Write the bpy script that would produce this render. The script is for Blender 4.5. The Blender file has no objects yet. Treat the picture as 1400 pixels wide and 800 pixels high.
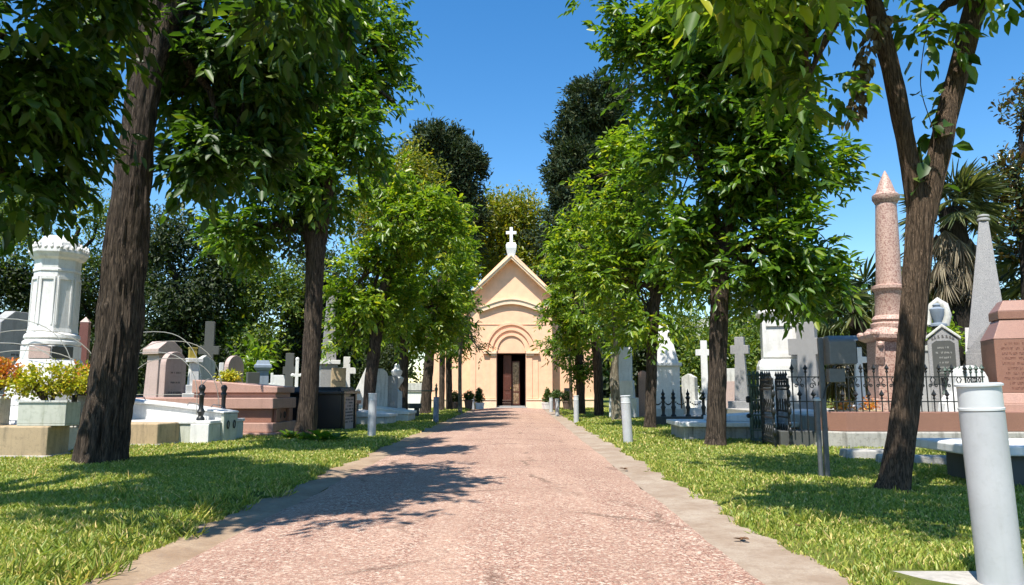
import bpy, bmesh, math, random
import numpy as np
from mathutils import Vector, Matrix, noise as mnoise
R = math.radians
PI = math.pi
rng = np.random.default_rng(7)
random.seed(7)
sc = bpy.context.scene
C = sc.collection

# ------------------------------------------------------------------ camera
EYE = 1.2
FPX = 1000.0
PITCH = math.atan(132 / FPX)
YAW = math.atan(8 / FPX)
_fw = np.array([-math.sin(YAW) * math.cos(PITCH), math.cos(YAW) * math.cos(PITCH), math.sin(PITCH)])
_rt = np.array([math.cos(YAW), math.sin(YAW), 0.0])
_up = np.cross(_rt, _fw)
cam_d = bpy.data.cameras.new('camera')
cam = bpy.data.objects.new('camera', cam_d)
C.objects.link(cam)
cam.location = (0, 0, EYE)
cam.rotation_euler = (PI / 2 + PITCH, 0, YAW)
cam_d.sensor_width = 36
cam_d.lens = 36 * FPX / 1400
cam_d.clip_start = 0.05
cam_d.clip_end = 2000
sc.camera = cam


def ray(px, py):
    return _fw * FPX + _rt * (px - 700) + _up * (400 - py)


def at(px, py, Y):
    d = ray(px, py)
    return d * (Y / d[1]) + np.array([0, 0, EYE])


def ground(px, py, z=0.0):
    d = ray(px, py)
    return d * ((z - EYE) / d[2]) + np.array([0, 0, EYE])


def AX(px, py, Y):
    return float(at(px, py, Y)[0])


def AZ(px, py, Y):
    return float(at(px, py, Y)[2])


# ------------------------------------------------------------------ materials
def nodes(name):
    m = bpy.data.materials.new(name)
    m.use_nodes = True
    t = m.node_tree
    b = t.nodes['Principled BSDF']
    return m, t, b


def N(t, kind, **kw):
    n = t.nodes.new(kind)
    for k, v in kw.items():
        if k in n.inputs:
            n.inputs[k].default_value = v
        else:
            setattr(n, k, v)
    return n


def ramp(t, fac, stops):
    r = N(t, 'ShaderNodeValToRGB')
    e = r.color_ramp.elements
    while len(e) < len(stops):
        e.new(0.5)
    for i, (p, c) in enumerate(stops):
        e[i].position = p
        e[i].color = (c[0], c[1], c[2], 1) if not isinstance(c, (int, float)) else (c, c, c, 1)
    t.links.new(fac, r.inputs['Fac'])
    return r.outputs['Color']


def tex(t, scale, detail=4, rough=0.6, vec=None, kind='ShaderNodeTexNoise', **kw):
    n = N(t, kind)
    n.inputs['Scale'].default_value = scale
    if kind == 'ShaderNodeTexNoise':
        n.inputs['Detail'].default_value = detail
        n.inputs['Roughness'].default_value = rough
    for k, v in kw.items():
        if k in n.inputs:
            n.inputs[k].default_value = v
        else:
            setattr(n, k, v)
    if vec is not None:
        t.links.new(vec, n.inputs['Vector'])
    return n


def mixc(t, fac, a, b, mode='MIX'):
    m = N(t, 'ShaderNodeMix')
    m.data_type = 'RGBA'
    m.blend_type = mode
    for sock, v in ((m.inputs[0], fac), (m.inputs[6], a), (m.inputs[7], b)):
        if isinstance(v, bpy.types.NodeSocket):
            t.links.new(v, sock)
        elif isinstance(v, (int, float)):
            sock.default_value = v
        else:
            sock.default_value = (v[0], v[1], v[2], 1)
    return m.outputs[2]


def mapping(t, scale, coord='Object'):
    tc = N(t, 'ShaderNodeTexCoord')
    mp = N(t, 'ShaderNodeMapping')
    mp.inputs['Scale'].default_value = scale
    t.links.new(tc.outputs[coord], mp.inputs['Vector'])
    return mp.outputs['Vector']


def bump(t, b, height, strength=0.3, dist=0.02):
    n = N(t, 'ShaderNodeBump')
    n.inputs['Strength'].default_value = strength
    n.inputs['Distance'].default_value = dist
    t.links.new(height, n.inputs['Height'])
    t.links.new(n.outputs['Normal'], b.inputs['Normal'])


def stone(name, col, dirt=None, amount=0.45, speck=None, speck_scale=90, rough=0.75, grain=14, streak=True, bump_s=0.25):
    """weathered stone: cloudy tone, fine speckle, grime runs"""
    m, t, b = nodes(name)
    v = mapping(t, (1, 1, 1))
    dirt = dirt or tuple(c * 0.5 for c in col)
    cloud = tex(t, 2.3, 6, 0.65, v)
    base = mixc(t, ramp(t, cloud.outputs['Fac'], [(0.35, 0), (0.75, 1)]), col, tuple(c * 0.82 for c in col))
    if speck:
        sp = tex(t, speck_scale, 2, 0.5, v)
        base = mixc(t, ramp(t, sp.outputs['Fac'], [(0.46, 0), (0.62, 1)]), base, speck)
    if streak:
        v2 = mapping(t, (5, 5, 0.6))
        st = tex(t, 1.6, 5, 0.7, v2)
        base = mixc(t, ramp(t, st.outputs['Fac'], [(0.5, 0), (0.78, amount)]), base, dirt)
    g = tex(t, grain, 5, 0.7, v)
    base = mixc(t, ramp(t, g.outputs['Fac'], [(0.52, 0), (0.8, amount * 0.8)]), base, dirt)
    t.links.new(base, b.inputs['Base Color'])
    b.inputs['Roughness'].default_value = rough
    fine = tex(t, 60, 4, 0.6, v)
    bump(t, b, fine.outputs['Fac'], bump_s, 0.01)
    return m


def plain(name, col, rough=0.5, metal=0.0, var=0.25, scale=20, bump_s=0.1):
    m, t, b = nodes(name)
    v = mapping(t, (1, 1, 1))
    n = tex(t, scale, 5, 0.65, v)
    c = mixc(t, ramp(t, n.outputs['Fac'], [(0.35, 0), (0.75, 1)]), col, tuple(x * (1 - var) for x in col))
    t.links.new(c, b.inputs['Base Color'])
    b.inputs['Roughness'].default_value = rough
    b.inputs['Metallic'].default_value = metal
    if bump_s:
        bump(t, b, n.outputs['Fac'], bump_s, 0.006)
    return m


def leaf_mat(name, stops, trans=0.45, rough=0.38, tr_gain=(1.8, 1.75, 0.6), back=None):
    """leaf colour differs leaf by leaf; light passes through the blade"""
    m, t, b = nodes(name)
    geo = N(t, 'ShaderNodeNewGeometry')
    colr = ramp(t, geo.outputs['Random Per Island'], stops)
    if back:
        colr_f = mixc(t, geo.outputs['Backfacing'], colr, back)
    else:
        colr_f = colr
    t.links.new(colr_f, b.inputs['Base Color'])
    b.inputs['Roughness'].default_value = rough
    b.inputs['Specular IOR Level'].default_value = 0.55
    tl = N(t, 'ShaderNodeBsdfTranslucent')
    tc = mixc(t, 1.0, colr, tr_gain, 'MULTIPLY')
    t.links.new(tc, tl.inputs['Color'])
    mx = N(t, 'ShaderNodeMixShader')
    mx.inputs[0].default_value = trans
    t.links.new(b.outputs[0], mx.inputs[1])
    t.links.new(tl.outputs[0], mx.inputs[2])
    out = t.nodes['Material Output']
    t.links.new(mx.outputs[0], out.inputs['Surface'])
    return m


def bark_mat(name, dark, light, scale=1.0, mottle=None):
    m, t, b = nodes(name)
    v = mapping(t, (27 * scale, 27 * scale, 2.4 * scale))
    n = tex(t, 1.5, 8, 0.62, v, Distortion=0.9)
    c = ramp(t, n.outputs['Fac'], [(0.40, dark), (0.50, tuple(a * 0.6 + q * 0.4 for a, q in zip(dark, light))), (0.62, light)])
    v2 = mapping(t, (1, 1, 1))
    n2 = tex(t, 3.0, 4, 0.6, v2)
    c = mixc(t, ramp(t, n2.outputs['Fac'], [(0.4, 0), (0.8, 0.5)]), c, mottle or tuple(x * 0.7 for x in light))
    t.links.new(c, b.inputs['Base Color'])
    b.inputs['Roughness'].default_value = 0.92
    b.inputs['Specular IOR Level'].default_value = 0.15
    bump(t, b, n.outputs['Fac'], 1.0, 0.09)
    return m


M = {}
M['white_marble'] = stone('white_marble', (0.74, 0.735, 0.71), (0.36, 0.35, 0.31), 0.55, rough=0.55)
M['old_marble'] = stone('old_marble', (0.58, 0.575, 0.53), (0.17, 0.17, 0.14), 0.85, rough=0.7)
M['green_marble'] = stone('green_marble', (0.52, 0.53, 0.45), (0.18, 0.20, 0.12), 0.7, rough=0.7)
M['grey_stone'] = stone('grey_stone', (0.34, 0.34, 0.33), (0.13, 0.13, 0.12), 0.6, rough=0.8)
M['grey_granite'] = stone('grey_granite', (0.36, 0.35, 0.34), (0.2, 0.2, 0.2), 0.4, speck=(0.16, 0.16, 0.17), rough=0.55)
M['dark_stone'] = stone('dark_stone', (0.075, 0.078, 0.072), (0.05, 0.05, 0.05), 0.6, rough=0.8)  # darkened so that shade on the tall cross sits in the stone colour
M['blue_slate'] = stone('blue_slate', (0.22, 0.27, 0.33), (0.10, 0.12, 0.15), 0.5, rough=0.7)
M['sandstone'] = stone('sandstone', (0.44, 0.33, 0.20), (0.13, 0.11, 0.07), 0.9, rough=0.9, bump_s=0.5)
M['concrete'] = stone('concrete', (0.42, 0.39, 0.35), (0.16, 0.15, 0.12), 0.8, rough=0.9, bump_s=0.5)
M['foundation'] = stone('foundation', (0.40, 0.38, 0.34), (0.08, 0.075, 0.06), 1.0, rough=0.9, bump_s=0.6)
M['pink_granite'] = stone('pink_granite', (0.49, 0.295, 0.225), (0.25, 0.15, 0.11), 0.55, speck=(0.32, 0.18, 0.14), rough=0.5)
M['pale_pink'] = stone('pale_pink', (0.50, 0.38, 0.33), (0.24, 0.17, 0.14), 0.5, speck=(0.38, 0.27, 0.24), rough=0.7)
M['column_granite'] = stone('column_granite', (0.52, 0.36, 0.29), (0.28, 0.16, 0.12), 0.40, speck=(0.28, 0.15, 0.12), speck_scale=26, rough=0.55)
M['brown_granite'] = stone('brown_granite', (0.31, 0.155, 0.105), (0.20, 0.095, 0.065), 0.5, speck=(0.20, 0.095, 0.07), rough=0.4)
M['red_granite'] = stone('red_granite', (0.20, 0.075, 0.055), (0.1, 0.04, 0.03), 0.4, speck=(0.11, 0.04, 0.035), rough=0.4)
M['black_granite'] = plain('black_granite', (0.018, 0.018, 0.02), 0.25, 0, 0.4, 60, 0.02)
M['stucco'] = stone('stucco', (0.90, 0.55, 0.35), (0.76, 0.44, 0.27), 0.22, rough=0.9, grain=5, bump_s=0.3)
M['stucco_trim'] = stone('stucco_trim', (0.88, 0.66, 0.46), (0.66, 0.48, 0.32), 0.3, rough=0.9, bump_s=0.2)
M['white_paint'] = stone('white_paint', (0.80, 0.80, 0.78), (0.5, 0.5, 0.48), 0.25, rough=0.7)
M['bollard_paint'] = stone('bollard_paint', (0.46, 0.47, 0.475), (0.24, 0.23, 0.21), 0.30, rough=0.45, grain=26, bump_s=0.05)
M['blue_paint'] = plain('blue_paint', (0.12, 0.17, 0.23), 0.5, 0, 0.3, 9, 0.05)
M['iron'] = plain('iron', (0.012, 0.014, 0.014), 0.45, 0, 0.3, 30)
M['green_iron'] = plain('green_iron', (0.045, 0.085, 0.062), 0.5, 0, 0.5, 30)
M['grey_metal'] = plain('grey_metal', (0.13, 0.14, 0.15), 0.45, 0.3, 0.3, 18)
M['flood_grey'] = plain('flood_grey', (0.17, 0.17, 0.165), 0.5, 0, 0.2, 18)
M['wire'] = plain('wire', (0.42, 0.40, 0.34), 0.4, 0.4, 0.2, 20, 0)
M['brass'] = plain('brass', (0.42, 0.32, 0.06), 0.4, 0.3, 0.3, 20)
M['wood'] = plain('wood', (0.11, 0.035, 0.022), 0.4, 0, 0.4, 8)
M['dark_room'] = plain('dark_room', (0.02, 0.013, 0.011), 0.8, 0, 0.3, 4)  # near-black lining: darkness of the unlit interior put into the colour
M['terracotta'] = plain('terracotta', (0.16, 0.10, 0.075), 0.85, 0, 0.4, 12)
M['leaf_dry'] = plain('leaf_dry', (0.16, 0.075, 0.03), 0.8, 0, 0.4, 30)
M['soil'] = plain('soil', (0.09, 0.06, 0.04), 0.95, 0, 0.5, 20, 0.6)
M['glass_dark'] = plain('glass_dark', (0.03, 0.035, 0.04), 0.1, 0, 0.2, 3, 0)
M['carving'] = plain('carving', (0.10, 0.095, 0.09), 0.85, 0, 0.3, 30)
M['bark'] = bark_mat('bark', (0.020, 0.016, 0.013), (0.145, 0.108, 0.080))
M['bark_fine'] = bark_mat('bark_fine', (0.045, 0.032, 0.022), (0.23, 0.16, 0.11), 1.7)
M['bark_pale'] = bark_mat('bark_pale', (0.10, 0.085, 0.06), (0.42, 0.38, 0.30), 0.8, (0.2, 0.15, 0.08))
M['bark_dark'] = bark_mat('bark_dark', (0.012, 0.010, 0.008), (0.055, 0.045, 0.035), 0.8)

G_ = (0.030, 0.078, 0.010)
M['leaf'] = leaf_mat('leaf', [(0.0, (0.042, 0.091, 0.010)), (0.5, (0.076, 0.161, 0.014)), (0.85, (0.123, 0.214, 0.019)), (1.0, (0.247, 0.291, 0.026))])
M['leaf_shade'] = leaf_mat('leaf_shade', [(0.0, (0.022, 0.055, 0.008)), (0.5, (0.040, 0.092, 0.010)), (0.9, (0.066, 0.130, 0.014)), (1.0, (0.132, 0.180, 0.020))], 0.40, 0.5)  # darker copy of leaf: shade under the near crowns put into the colour
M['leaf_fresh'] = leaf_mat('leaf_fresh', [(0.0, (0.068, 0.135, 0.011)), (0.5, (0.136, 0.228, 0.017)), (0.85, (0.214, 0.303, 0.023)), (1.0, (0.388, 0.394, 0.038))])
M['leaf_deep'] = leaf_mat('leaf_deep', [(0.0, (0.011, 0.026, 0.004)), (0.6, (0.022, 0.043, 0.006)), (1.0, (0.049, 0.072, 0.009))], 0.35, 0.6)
M['leaf_olive'] = leaf_mat('leaf_olive', [(0.0, (0.081, 0.125, 0.010)), (0.6, (0.163, 0.196, 0.014)), (1.0, (0.325, 0.265, 0.018))], 0.35)
M['leaf_far'] = leaf_mat('leaf_far', [(0.0, (0.044, 0.087, 0.012)), (0.6, (0.098, 0.170, 0.017)), (1.0, (0.225, 0.255, 0.024))], 0.35, 0.55)
M['leaf_conifer'] = leaf_mat('leaf_conifer', [(0.0, (0.012, 0.029, 0.011)), (0.7, (0.027, 0.054, 0.017)), (1.0, (0.068, 0.073, 0.024))], 0.12, 0.9)
M['leaf_magnolia'] = leaf_mat('leaf_magnolia', [(0.0, (0.014, 0.034, 0.008)), (0.6, (0.045, 0.070, 0.012)), (1.0, (0.15, 0.12, 0.03))], 0.15, 0.25, back=(0.12, 0.06, 0.018))
M['leaf_yellow'] = leaf_mat('leaf_yellow', [(0.0, (0.170, 0.225, 0.012)), (0.6, (0.382, 0.382, 0.020)), (1.0, (0.530, 0.405, 0.030))], 0.3)
M['leaf_orange'] = leaf_mat('leaf_orange', [(0.0, (0.332, 0.270, 0.020)), (0.4, (0.552, 0.250, 0.030)), (1.0, (0.608, 0.156, 0.050))], 0.3)
M['leaf_box'] = leaf_mat('leaf_box', [(0.0, (0.02, 0.05, 0.008)), (0.6, (0.05, 0.10, 0.012)), (1.0, (0.10, 0.15, 0.02))], 0.25)
M['palm_green'] = leaf_mat('palm_green', [(0.0, (0.05, 0.075, 0.03)), (0.6, (0.10, 0.13, 0.055)), (1.0, (0.2, 0.21, 0.10))], 0.25, 0.4)
M['palm_dead'] = leaf_mat('palm_dead', [(0.0, (0.08, 0.06, 0.035)), (0.6, (0.18, 0.145, 0.09)), (1.0, (0.34, 0.29, 0.19))], 0.15, 0.7)
M['grass_blade'] = leaf_mat('grass_blade', [(0.0, (0.147, 0.227, 0.029)), (0.45, (0.272, 0.342, 0.044)), (0.8, (0.428, 0.434, 0.075)), (1.0, (0.780, 0.585, 0.260))], 0.35, 0.5, (1.25, 1.25, 0.7))


# ------------------------------------------------------------------ meshes
class MB:
    def __init__(s):
        s.v, s.f, s.m = [], [], []

    def add(s, vs, fs, mi=0):
        o = len(s.v)
        s.v += [tuple(float(c) for c in q) for q in vs]
        s.f += [tuple(i + o for i in f) for f in fs]
        s.m += [mi] * len(fs)

    def box(s, x0, x1, y0, y1, z0, z1, mi=0, tx=0, ty=0):
        """box; tx, ty draw the top in"""
        s.add([(x0, y0, z0), (x1, y0, z0), (x1, y1, z0), (x0, y1, z0),
               (x0 + tx, y0 + ty, z1), (x1 - tx, y0 + ty, z1), (x1 - tx, y1 - ty, z1), (x0 + tx, y1 - ty, z1)],
              [(3, 2, 1, 0), (4, 5, 6, 7), (0, 1, 5, 4), (1, 2, 6, 5), (2, 3, 7, 6), (3, 0, 4, 7)], mi)
        return s

    def cbox(s, w, d, z0, z1, cx=0, cy=0, mi=0, tx=0, ty=0):
        return s.box(cx - w / 2, cx + w / 2, cy - d / 2, cy + d / 2, z0, z1, mi, tx, ty)

    def prof(s, pts, y0, y1, mi=0):
        """outline in x, z pushed along y"""
        n = len(pts)
        vs = [(p[0], y0, p[1]) for p in pts] + [(p[0], y1, p[1]) for p in pts]
        fs = [tuple(range(n)), tuple(range(2 * n - 1, n - 1, -1))]
        fs += [(i, i + n, (i + 1) % n + n, (i + 1) % n) for i in range(n)]
        s.add(vs, fs, mi)
        return s

    def profx(s, pts, x0, x1, mi=0):
        """outline in y, z pushed along x"""
        n = len(pts)
        vs = [(x0, p[0], p[1]) for p in pts] + [(x1, p[0], p[1]) for p in pts]
        fs = [tuple(range(n - 1, -1, -1)), tuple(range(n, 2 * n))]
        fs += [((i + 1) % n, (i + 1) % n + n, i + n, i) for i in range(n)]
        s.add(vs, fs, mi)
        return s

    def lathe(s, prof, n=24, cx=0, cy=0, mi=0, rot=0.0, sx=1, sy=1):
        """rings of (radius, z); n = 4, 6, 8 gives a faceted shaft"""
        o = []
        fs = []
        k = len(prof)
        for r, z in prof:
            for i in range(n):
                a = rot + 2 * PI * i / n
                o.append((cx + r * sx * math.cos(a), cy + r * sy * math.sin(a), z))
        for j in range(k - 1):
            for i in range(n):
                a, b = j * n + i, j * n + (i + 1) % n
                fs.append((a, b, b + n, a + n))
        fs.append(tuple(range(n - 1, -1, -1)))
        fs.append(tuple(range((k - 1) * n, k * n)))
        s.add(o, fs, mi)
        return s

    def tube(s, pts, rad, n=8, mi=0, jitter=None):
        pts = [Vector(p) for p in pts]
        if not isinstance(rad, (list, tuple)):
            rad = [rad] * len(pts)
        vs, fs = [], []
        ref = None
        for i, p in enumerate(pts):
            d = (pts[min(i + 1, len(pts) - 1)] - pts[max(i - 1, 0)])
            d.normalize()
            if ref is None:
                ref = Vector((1, 0, 0)) if abs(d.x) < 0.9 else Vector((0, 1, 0))
            u = (ref - d * ref.dot(d))
            u.normalize()
            w = d.cross(u)
            ref = u
            for k in range(n):
                a = 2 * PI * k / n
                r = rad[i]
                if jitter:
                    r = r * jitter(a, i, p)
                vs.append(p + (u * math.cos(a) + w * math.sin(a)) * r)
        for j in range(len(pts) - 1):
            for i in range(n):
                a, b = j * n + i, j * n + (i + 1) % n
                fs.append((a, b, b + n, a + n))
        fs.append(tuple(range(n - 1, -1, -1)))
        fs.append(tuple(range((len(pts) - 1) * n, len(pts) * n)))
        s.add(vs, fs, mi)
        return s

    def ball(s, c, r, n=12, sx=1, sy=1, sz=1, mi=0):
        prof = []
        m = max(5, n // 2)
        for i in range(m + 1):
            a = -PI / 2 + PI * i / m
            prof.append((max(1e-4, math.cos(a)) * r, math.sin(a) * r * sz + c[2]))
        return s.lathe(prof, n, c[0], c[1], mi, 0, sx, sy)

    def build(s, name, mat, parent=None, smooth=None, bevel=0.0, wn=False):
        me = bpy.data.meshes.new(name)
        me.from_pydata(s.v, [], s.f)
        mats = mat if isinstance(mat, (list, tuple)) else [mat]
        for q in mats:
            me.materials.append(M[q] if isinstance(q, str) else q)
        if len(mats) > 1:
            me.polygons.foreach_set('material_index', s.m)
        me.update()
        bm = bmesh.new()
        bm.from_mesh(me)
        bmesh.ops.recalc_face_normals(bm, faces=bm.faces)
        bm.to_mesh(me)
        bm.free()
        if smooth is not None:
            me.shade_smooth()
            me.set_sharp_from_angle(angle=R(smooth))
        o = bpy.data.objects.new(name, me)
        C.objects.link(o)
        if parent is not None:
            o.parent = parent
        if bevel:
            bv = o.modifiers.new('edge', 'BEVEL')
            bv.width = bevel
            bv.segments = 2
            bv.limit_method = 'ANGLE'
            bv.angle_limit = R(40)
        return o


def tag(o, label=None, cat=None, group=None, kind=None):
    if label:
        o['label'] = label
    if cat:
        o['category'] = cat
    if group:
        o['group'] = group
    if kind:
        o['kind'] = kind
    return o


def thing(name, label, cat, loc=(0, 0, 0), rz=0.0, group=None):
    o = bpy.data.objects.new(name, None)
    o.empty_display_size = 0.2
    C.objects.link(o)
    o.location = [float(c) for c in loc]
    o.rotation_euler = (0, 0, rz)
    return tag(o, label, cat, group)


def copy_tree(o, parent=None):
    c = o.copy()
    C.objects.link(c)
    if parent is not None:
        c.parent = parent
    for ch in [q for q in bpy.data.objects if q.parent == o]:
        copy_tree(ch, c)
    return c


def np_mesh(name, verts, faces_flat, loop_totals, mat, parent=None, smooth=False):
    me = bpy.data.meshes.new(name)
    nv = len(verts)
    me.vertices.add(nv)
    me.vertices.foreach_set('co', np.ascontiguousarray(verts, dtype=np.float32).ravel())
    nl = len(faces_flat)
    me.loops.add(nl)
    me.loops.foreach_set('vertex_index', np.ascontiguousarray(faces_flat, dtype=np.int32))
    lt = np.asarray(loop_totals, dtype=np.int32)
    me.polygons.add(len(lt))
    ls = np.concatenate([[0], np.cumsum(lt)[:-1]]).astype(np.int32)
    me.polygons.foreach_set('loop_start', ls)
    me.polygons.foreach_set('loop_total', lt)
    if smooth:
        me.polygons.foreach_set('use_smooth', np.ones(len(lt), dtype=bool))
    me.update(calc_edges=True)
    me.materials.append(M[mat])
    o = bpy.data.objects.new(name, me)
    C.objects.link(o)
    if parent is not None:
        o.parent = parent
    return o


# ------------------------------------------------------------------ foliage
def unit(a):
    return a / np.maximum(np.linalg.norm(a, axis=-1, keepdims=True), 1e-9)


def leaves_mesh(name, mat, parent, base, d, nrm, length, width):
    """one pointed, folded blade per row: base point, direction, normal, length, width"""
    n = len(base)
    d = unit(d)
    side = unit(np.cross(d, nrm))
    nn = np.cross(side, d)
    L = length[:, None]
    W = width[:, None]
    fold = 0.22
    v = np.empty((n, 6, 3), dtype=np.float32)
    v[:, 0] = base
    v[:, 1] = base + d * L * 0.30 + side * W * 0.46 + nn * W * fold * 0.8
    v[:, 2] = base + d * L * 0.66 + side * W * 0.40 + nn * (W * fold * 0.6 - L * 0.05)
    v[:, 3] = base + d * L - nn * L * 0.16
    v[:, 4] = base + d * L * 0.66 - side * W * 0.40 + nn * (W * fold * 0.6 - L * 0.05)
    v[:, 5] = base + d * L * 0.30 - side * W * 0.46 + nn * W * fold * 0.8
    idx = (np.arange(n, dtype=np.int32) * 6)[:, None] + np.array([0, 1, 2, 3, 0, 3, 4, 5], dtype=np.int32)[None]
    return np_mesh(name, v.reshape(-1, 3), idx.ravel(), np.full(n * 2, 4), mat, parent)


def lobes_points(lobes, k_density=1.0, shell=0.45, clump=0.55, clump_scale=0.9, gap=0.0, seed=0):
    """shoot ends spread through the outer part of each lobe, thinned into clumps"""
    r_ = np.random.default_rng(seed)
    P, D = [], []
    for (c, rad, n) in lobes:
        n = int(n * k_density)
        c = np.array(c, dtype=float)
        rad = np.array(rad, dtype=float)
        m = int(n * 2.2 + 20)
        u = unit(r_.normal(size=(m, 3)))
        t = shell + (1 - shell) * r_.random(m) ** 0.7
        t *= 1 + 0.16 * r_.normal(size=m)
        t = np.where(r_.random(m) < 0.06, t * (1.12 + 0.25 * r_.random(m)), t)
        p = c + u * rad * t[:, None]
        keep = []
        for i in range(m):
            h = mnoise.noise(Vector(p[i] * clump_scale) + Vector((seed * 3.1, 7.7, 1.3)))
            if h > gap - 0.35 * (1 - clump) - 0.12 + (0.25 - 0.5 * r_.random()) * 0.6:
                keep.append(i)
            if len(keep) >= n:
                break
        p = p[keep]
        P.append(p)
        D.append(unit((p - c) / rad))
    return np.concatenate(P), np.concatenate(D)


def compound(P, D, n_rachis=5, n_leaf=7, rach=0.42, leaf=0.16, aspect=0.40, droop=0.55, up=0.35, seed=1, size_var=0.25):
    """twigs at P heading D; each carries several leaf stalks of paired leaflets"""
    r_ = np.random.default_rng(seed)
    T = len(P)
    d = unit(D[:, None, :] * 0.75 + r_.normal(size=(T, n_rachis, 3)) * 0.62 + np.array([0, 0, up]))
    start = P[:, None, :] + r_.normal(size=(T, n_rachis, 3)) * rach * 0.25
    d = d.reshape(-1, 3)
    start = start.reshape(-1, 3)
    m = len(d)
    rl = rach * (1 + size_var * r_.normal(size=m))
    side = unit(np.cross(d, np.array([0, 0, 1.0]) + 0.25 * r_.normal(size=(m, 3))))
    t = np.linspace(0.3, 1.0, n_leaf)
    sgn = np.where(np.arange(n_leaf) % 2 == 0, 1.0, -1.0)
    sgn[-1] = 0.0
    pos = start[:, None, :] + d[:, None, :] * (rl[:, None] * t)[:, :, None]
    pos[:, :, 2] -= (droop * rl[:, None] * t ** 2) * 0.5
    ld = d[:, None, :] * np.where(sgn == 0, 1.0, 0.55)[None, :, None] + side[:, None, :] * sgn[None, :, None] * 0.85
    ld = ld + r_.normal(size=ld.shape) * 0.22
    ld[:, :, 2] -= droop * (0.45 + 0.4 * r_.random((m, n_leaf)))
    nrm = np.array([0, 0, 1.0]) + 0.45 * r_.normal(size=ld.shape) + 0.35 * np.repeat(D, n_rachis, axis=0)[:, None, :]
    k = m * n_leaf
    ll = leaf * (1 + size_var * r_.normal(size=k)).clip(0.45, 1.7)
    ww = ll * aspect * (1 + 0.15 * r_.normal(size=k)).clip(0.6, 1.4)
    return pos.reshape(-1, 3), ld.reshape(-1, 3), nrm.reshape(-1, 3), ll, ww


def sprays(P, D, n=10, spread=0.5, leaf=0.3, aspect=0.5, bias=(0, 0, 0.2), jitter=0.8, seed=1):
    """clump of simple blades around each point"""
    r_ = np.random.default_rng(seed)
    T = len(P)
    b = P[:, None, :] + r_.normal(size=(T, n, 3)) * spread
    d = D[:, None, :] + r_.normal(size=(T, n, 3)) * jitter + np.array(bias)
    nrm = np.array([0, 0, 1.0]) * 0.8 + D[:, None, :] * 0.6 + 0.5 * r_.normal(size=(T, n, 3))
    k = T * n
    ll = leaf * (1 + 0.3 * r_.normal(size=k)).clip(0.4, 1.8)
    return b.reshape(-1, 3), d.reshape(-1, 3), nrm.reshape(-1, 3), ll, ll * aspect


def bark_jitter(amp, freq, seed):
    def f(a, i, p):
        q = Vector((math.cos(a) * freq, math.sin(a) * freq, p.z * 1.1 + seed))
        h = abs(mnoise.noise(q)) * 2 + 0.5 * abs(mnoise.noise(q * 2.3))
        fl = math.exp(-max(p.z, 0) / 0.16) * 0.30 * (0.55 + 0.45 * math.cos(5 * a + seed) * math.cos(2 * a + 1.7 * seed))
        return 1 + amp * (h - 0.75) + fl
    return f


def trunk_path(pts, step=0.06):
    """smooth a list of (x, y, z, r) into close rings"""
    out, rad = [], []
    n = len(pts)
    for i in range(n - 1):
        p0 = np.array(pts[max(i - 1, 0)])
        p1 = np.array(pts[i])
        p2 = np.array(pts[i + 1])
        p3 = np.array(pts[min(i + 2, n - 1)])
        k = max(2, int(np.linalg.norm((p2 - p1)[:3]) / step))
        for j in range(k):
            t = j / k
            q = 0.5 * ((2 * p1) + (-p0 + p2) * t + (2 * p0 - 5 * p1 + 4 * p2 - p3) * t * t + (-p0 + 3 * p1 - 3 * p2 + p3) * t ** 3)
            out.append(q[:3])
            rad.append(float(max(q[3], 0.004)))
    out.append(np.array(pts[-1][:3]))
    rad.append(float(pts[-1][3]))
    return out, rad


def limb_to(mb, a, ra, b, rb, n=7, sag=0.0, seed=0, wob=0.12, mi=0):
    r_ = random.Random(seed)
    a = Vector(a)
    b = Vector(b)
    L = (b - a).length
    pts, rad = [], []
    for i in range(n):
        t = i / (n - 1)
        p = a.lerp(b, t)
        w = wob * L * math.sin(PI * t) * 0.5
        p += Vector((r_.uniform(-w, w), r_.uniform(-w, w), sag * L * math.sin(PI * t) + r_.uniform(-w, w) * 0.5))
        pts.append(p)
        rad.append(ra * (1 - t) ** 0.8 + rb)
    mb.tube(pts, rad, 8, mi)

# ------------------------------------------------------------------ setting: ground, path, gutters
PL, PR, GL, GR = -2.33, 1.50, -2.68, 1.93
CHY = 45.4


def wave(x, y, s=0.0):
    return (np.sin(x * 1.7 + y * 0.9 + s) + np.sin(y * 2.3 - x * 1.1 + 1.3 * s) + np.sin(x * 4.1 + y * 3.7 + 2 * s) * 0.6 + np.sin(y * 6.3 - x * 2.2 + s) * 0.5) / 3.1


def lawn_z(x, y):
    d = np.maximum(np.maximum(x - GR, GL - x), 0) + 0.13 * wave(x * 0.2, y * 1.9, np.where(np.asarray(x) > 0, 2.0, 5.0)) + 0.05 * wave(x, y * 5.0, 1.0)
    s = np.clip(d / 0.35, 0, 1)
    s = s * s * (3 - 2 * s)
    inside = (x < GR) & (x > GL)
    z = -0.03 + 0.085 * s + 0.018 * s * wave(x, y, 0.4)
    return np.where(inside & (y < CHY + 30), np.minimum(z, -0.03), z)


def axis(parts):
    o = []
    for a, b, st in parts:
        o += list(np.arange(a, b, st))
    return np.array(o + [parts[-1][1]])


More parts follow.
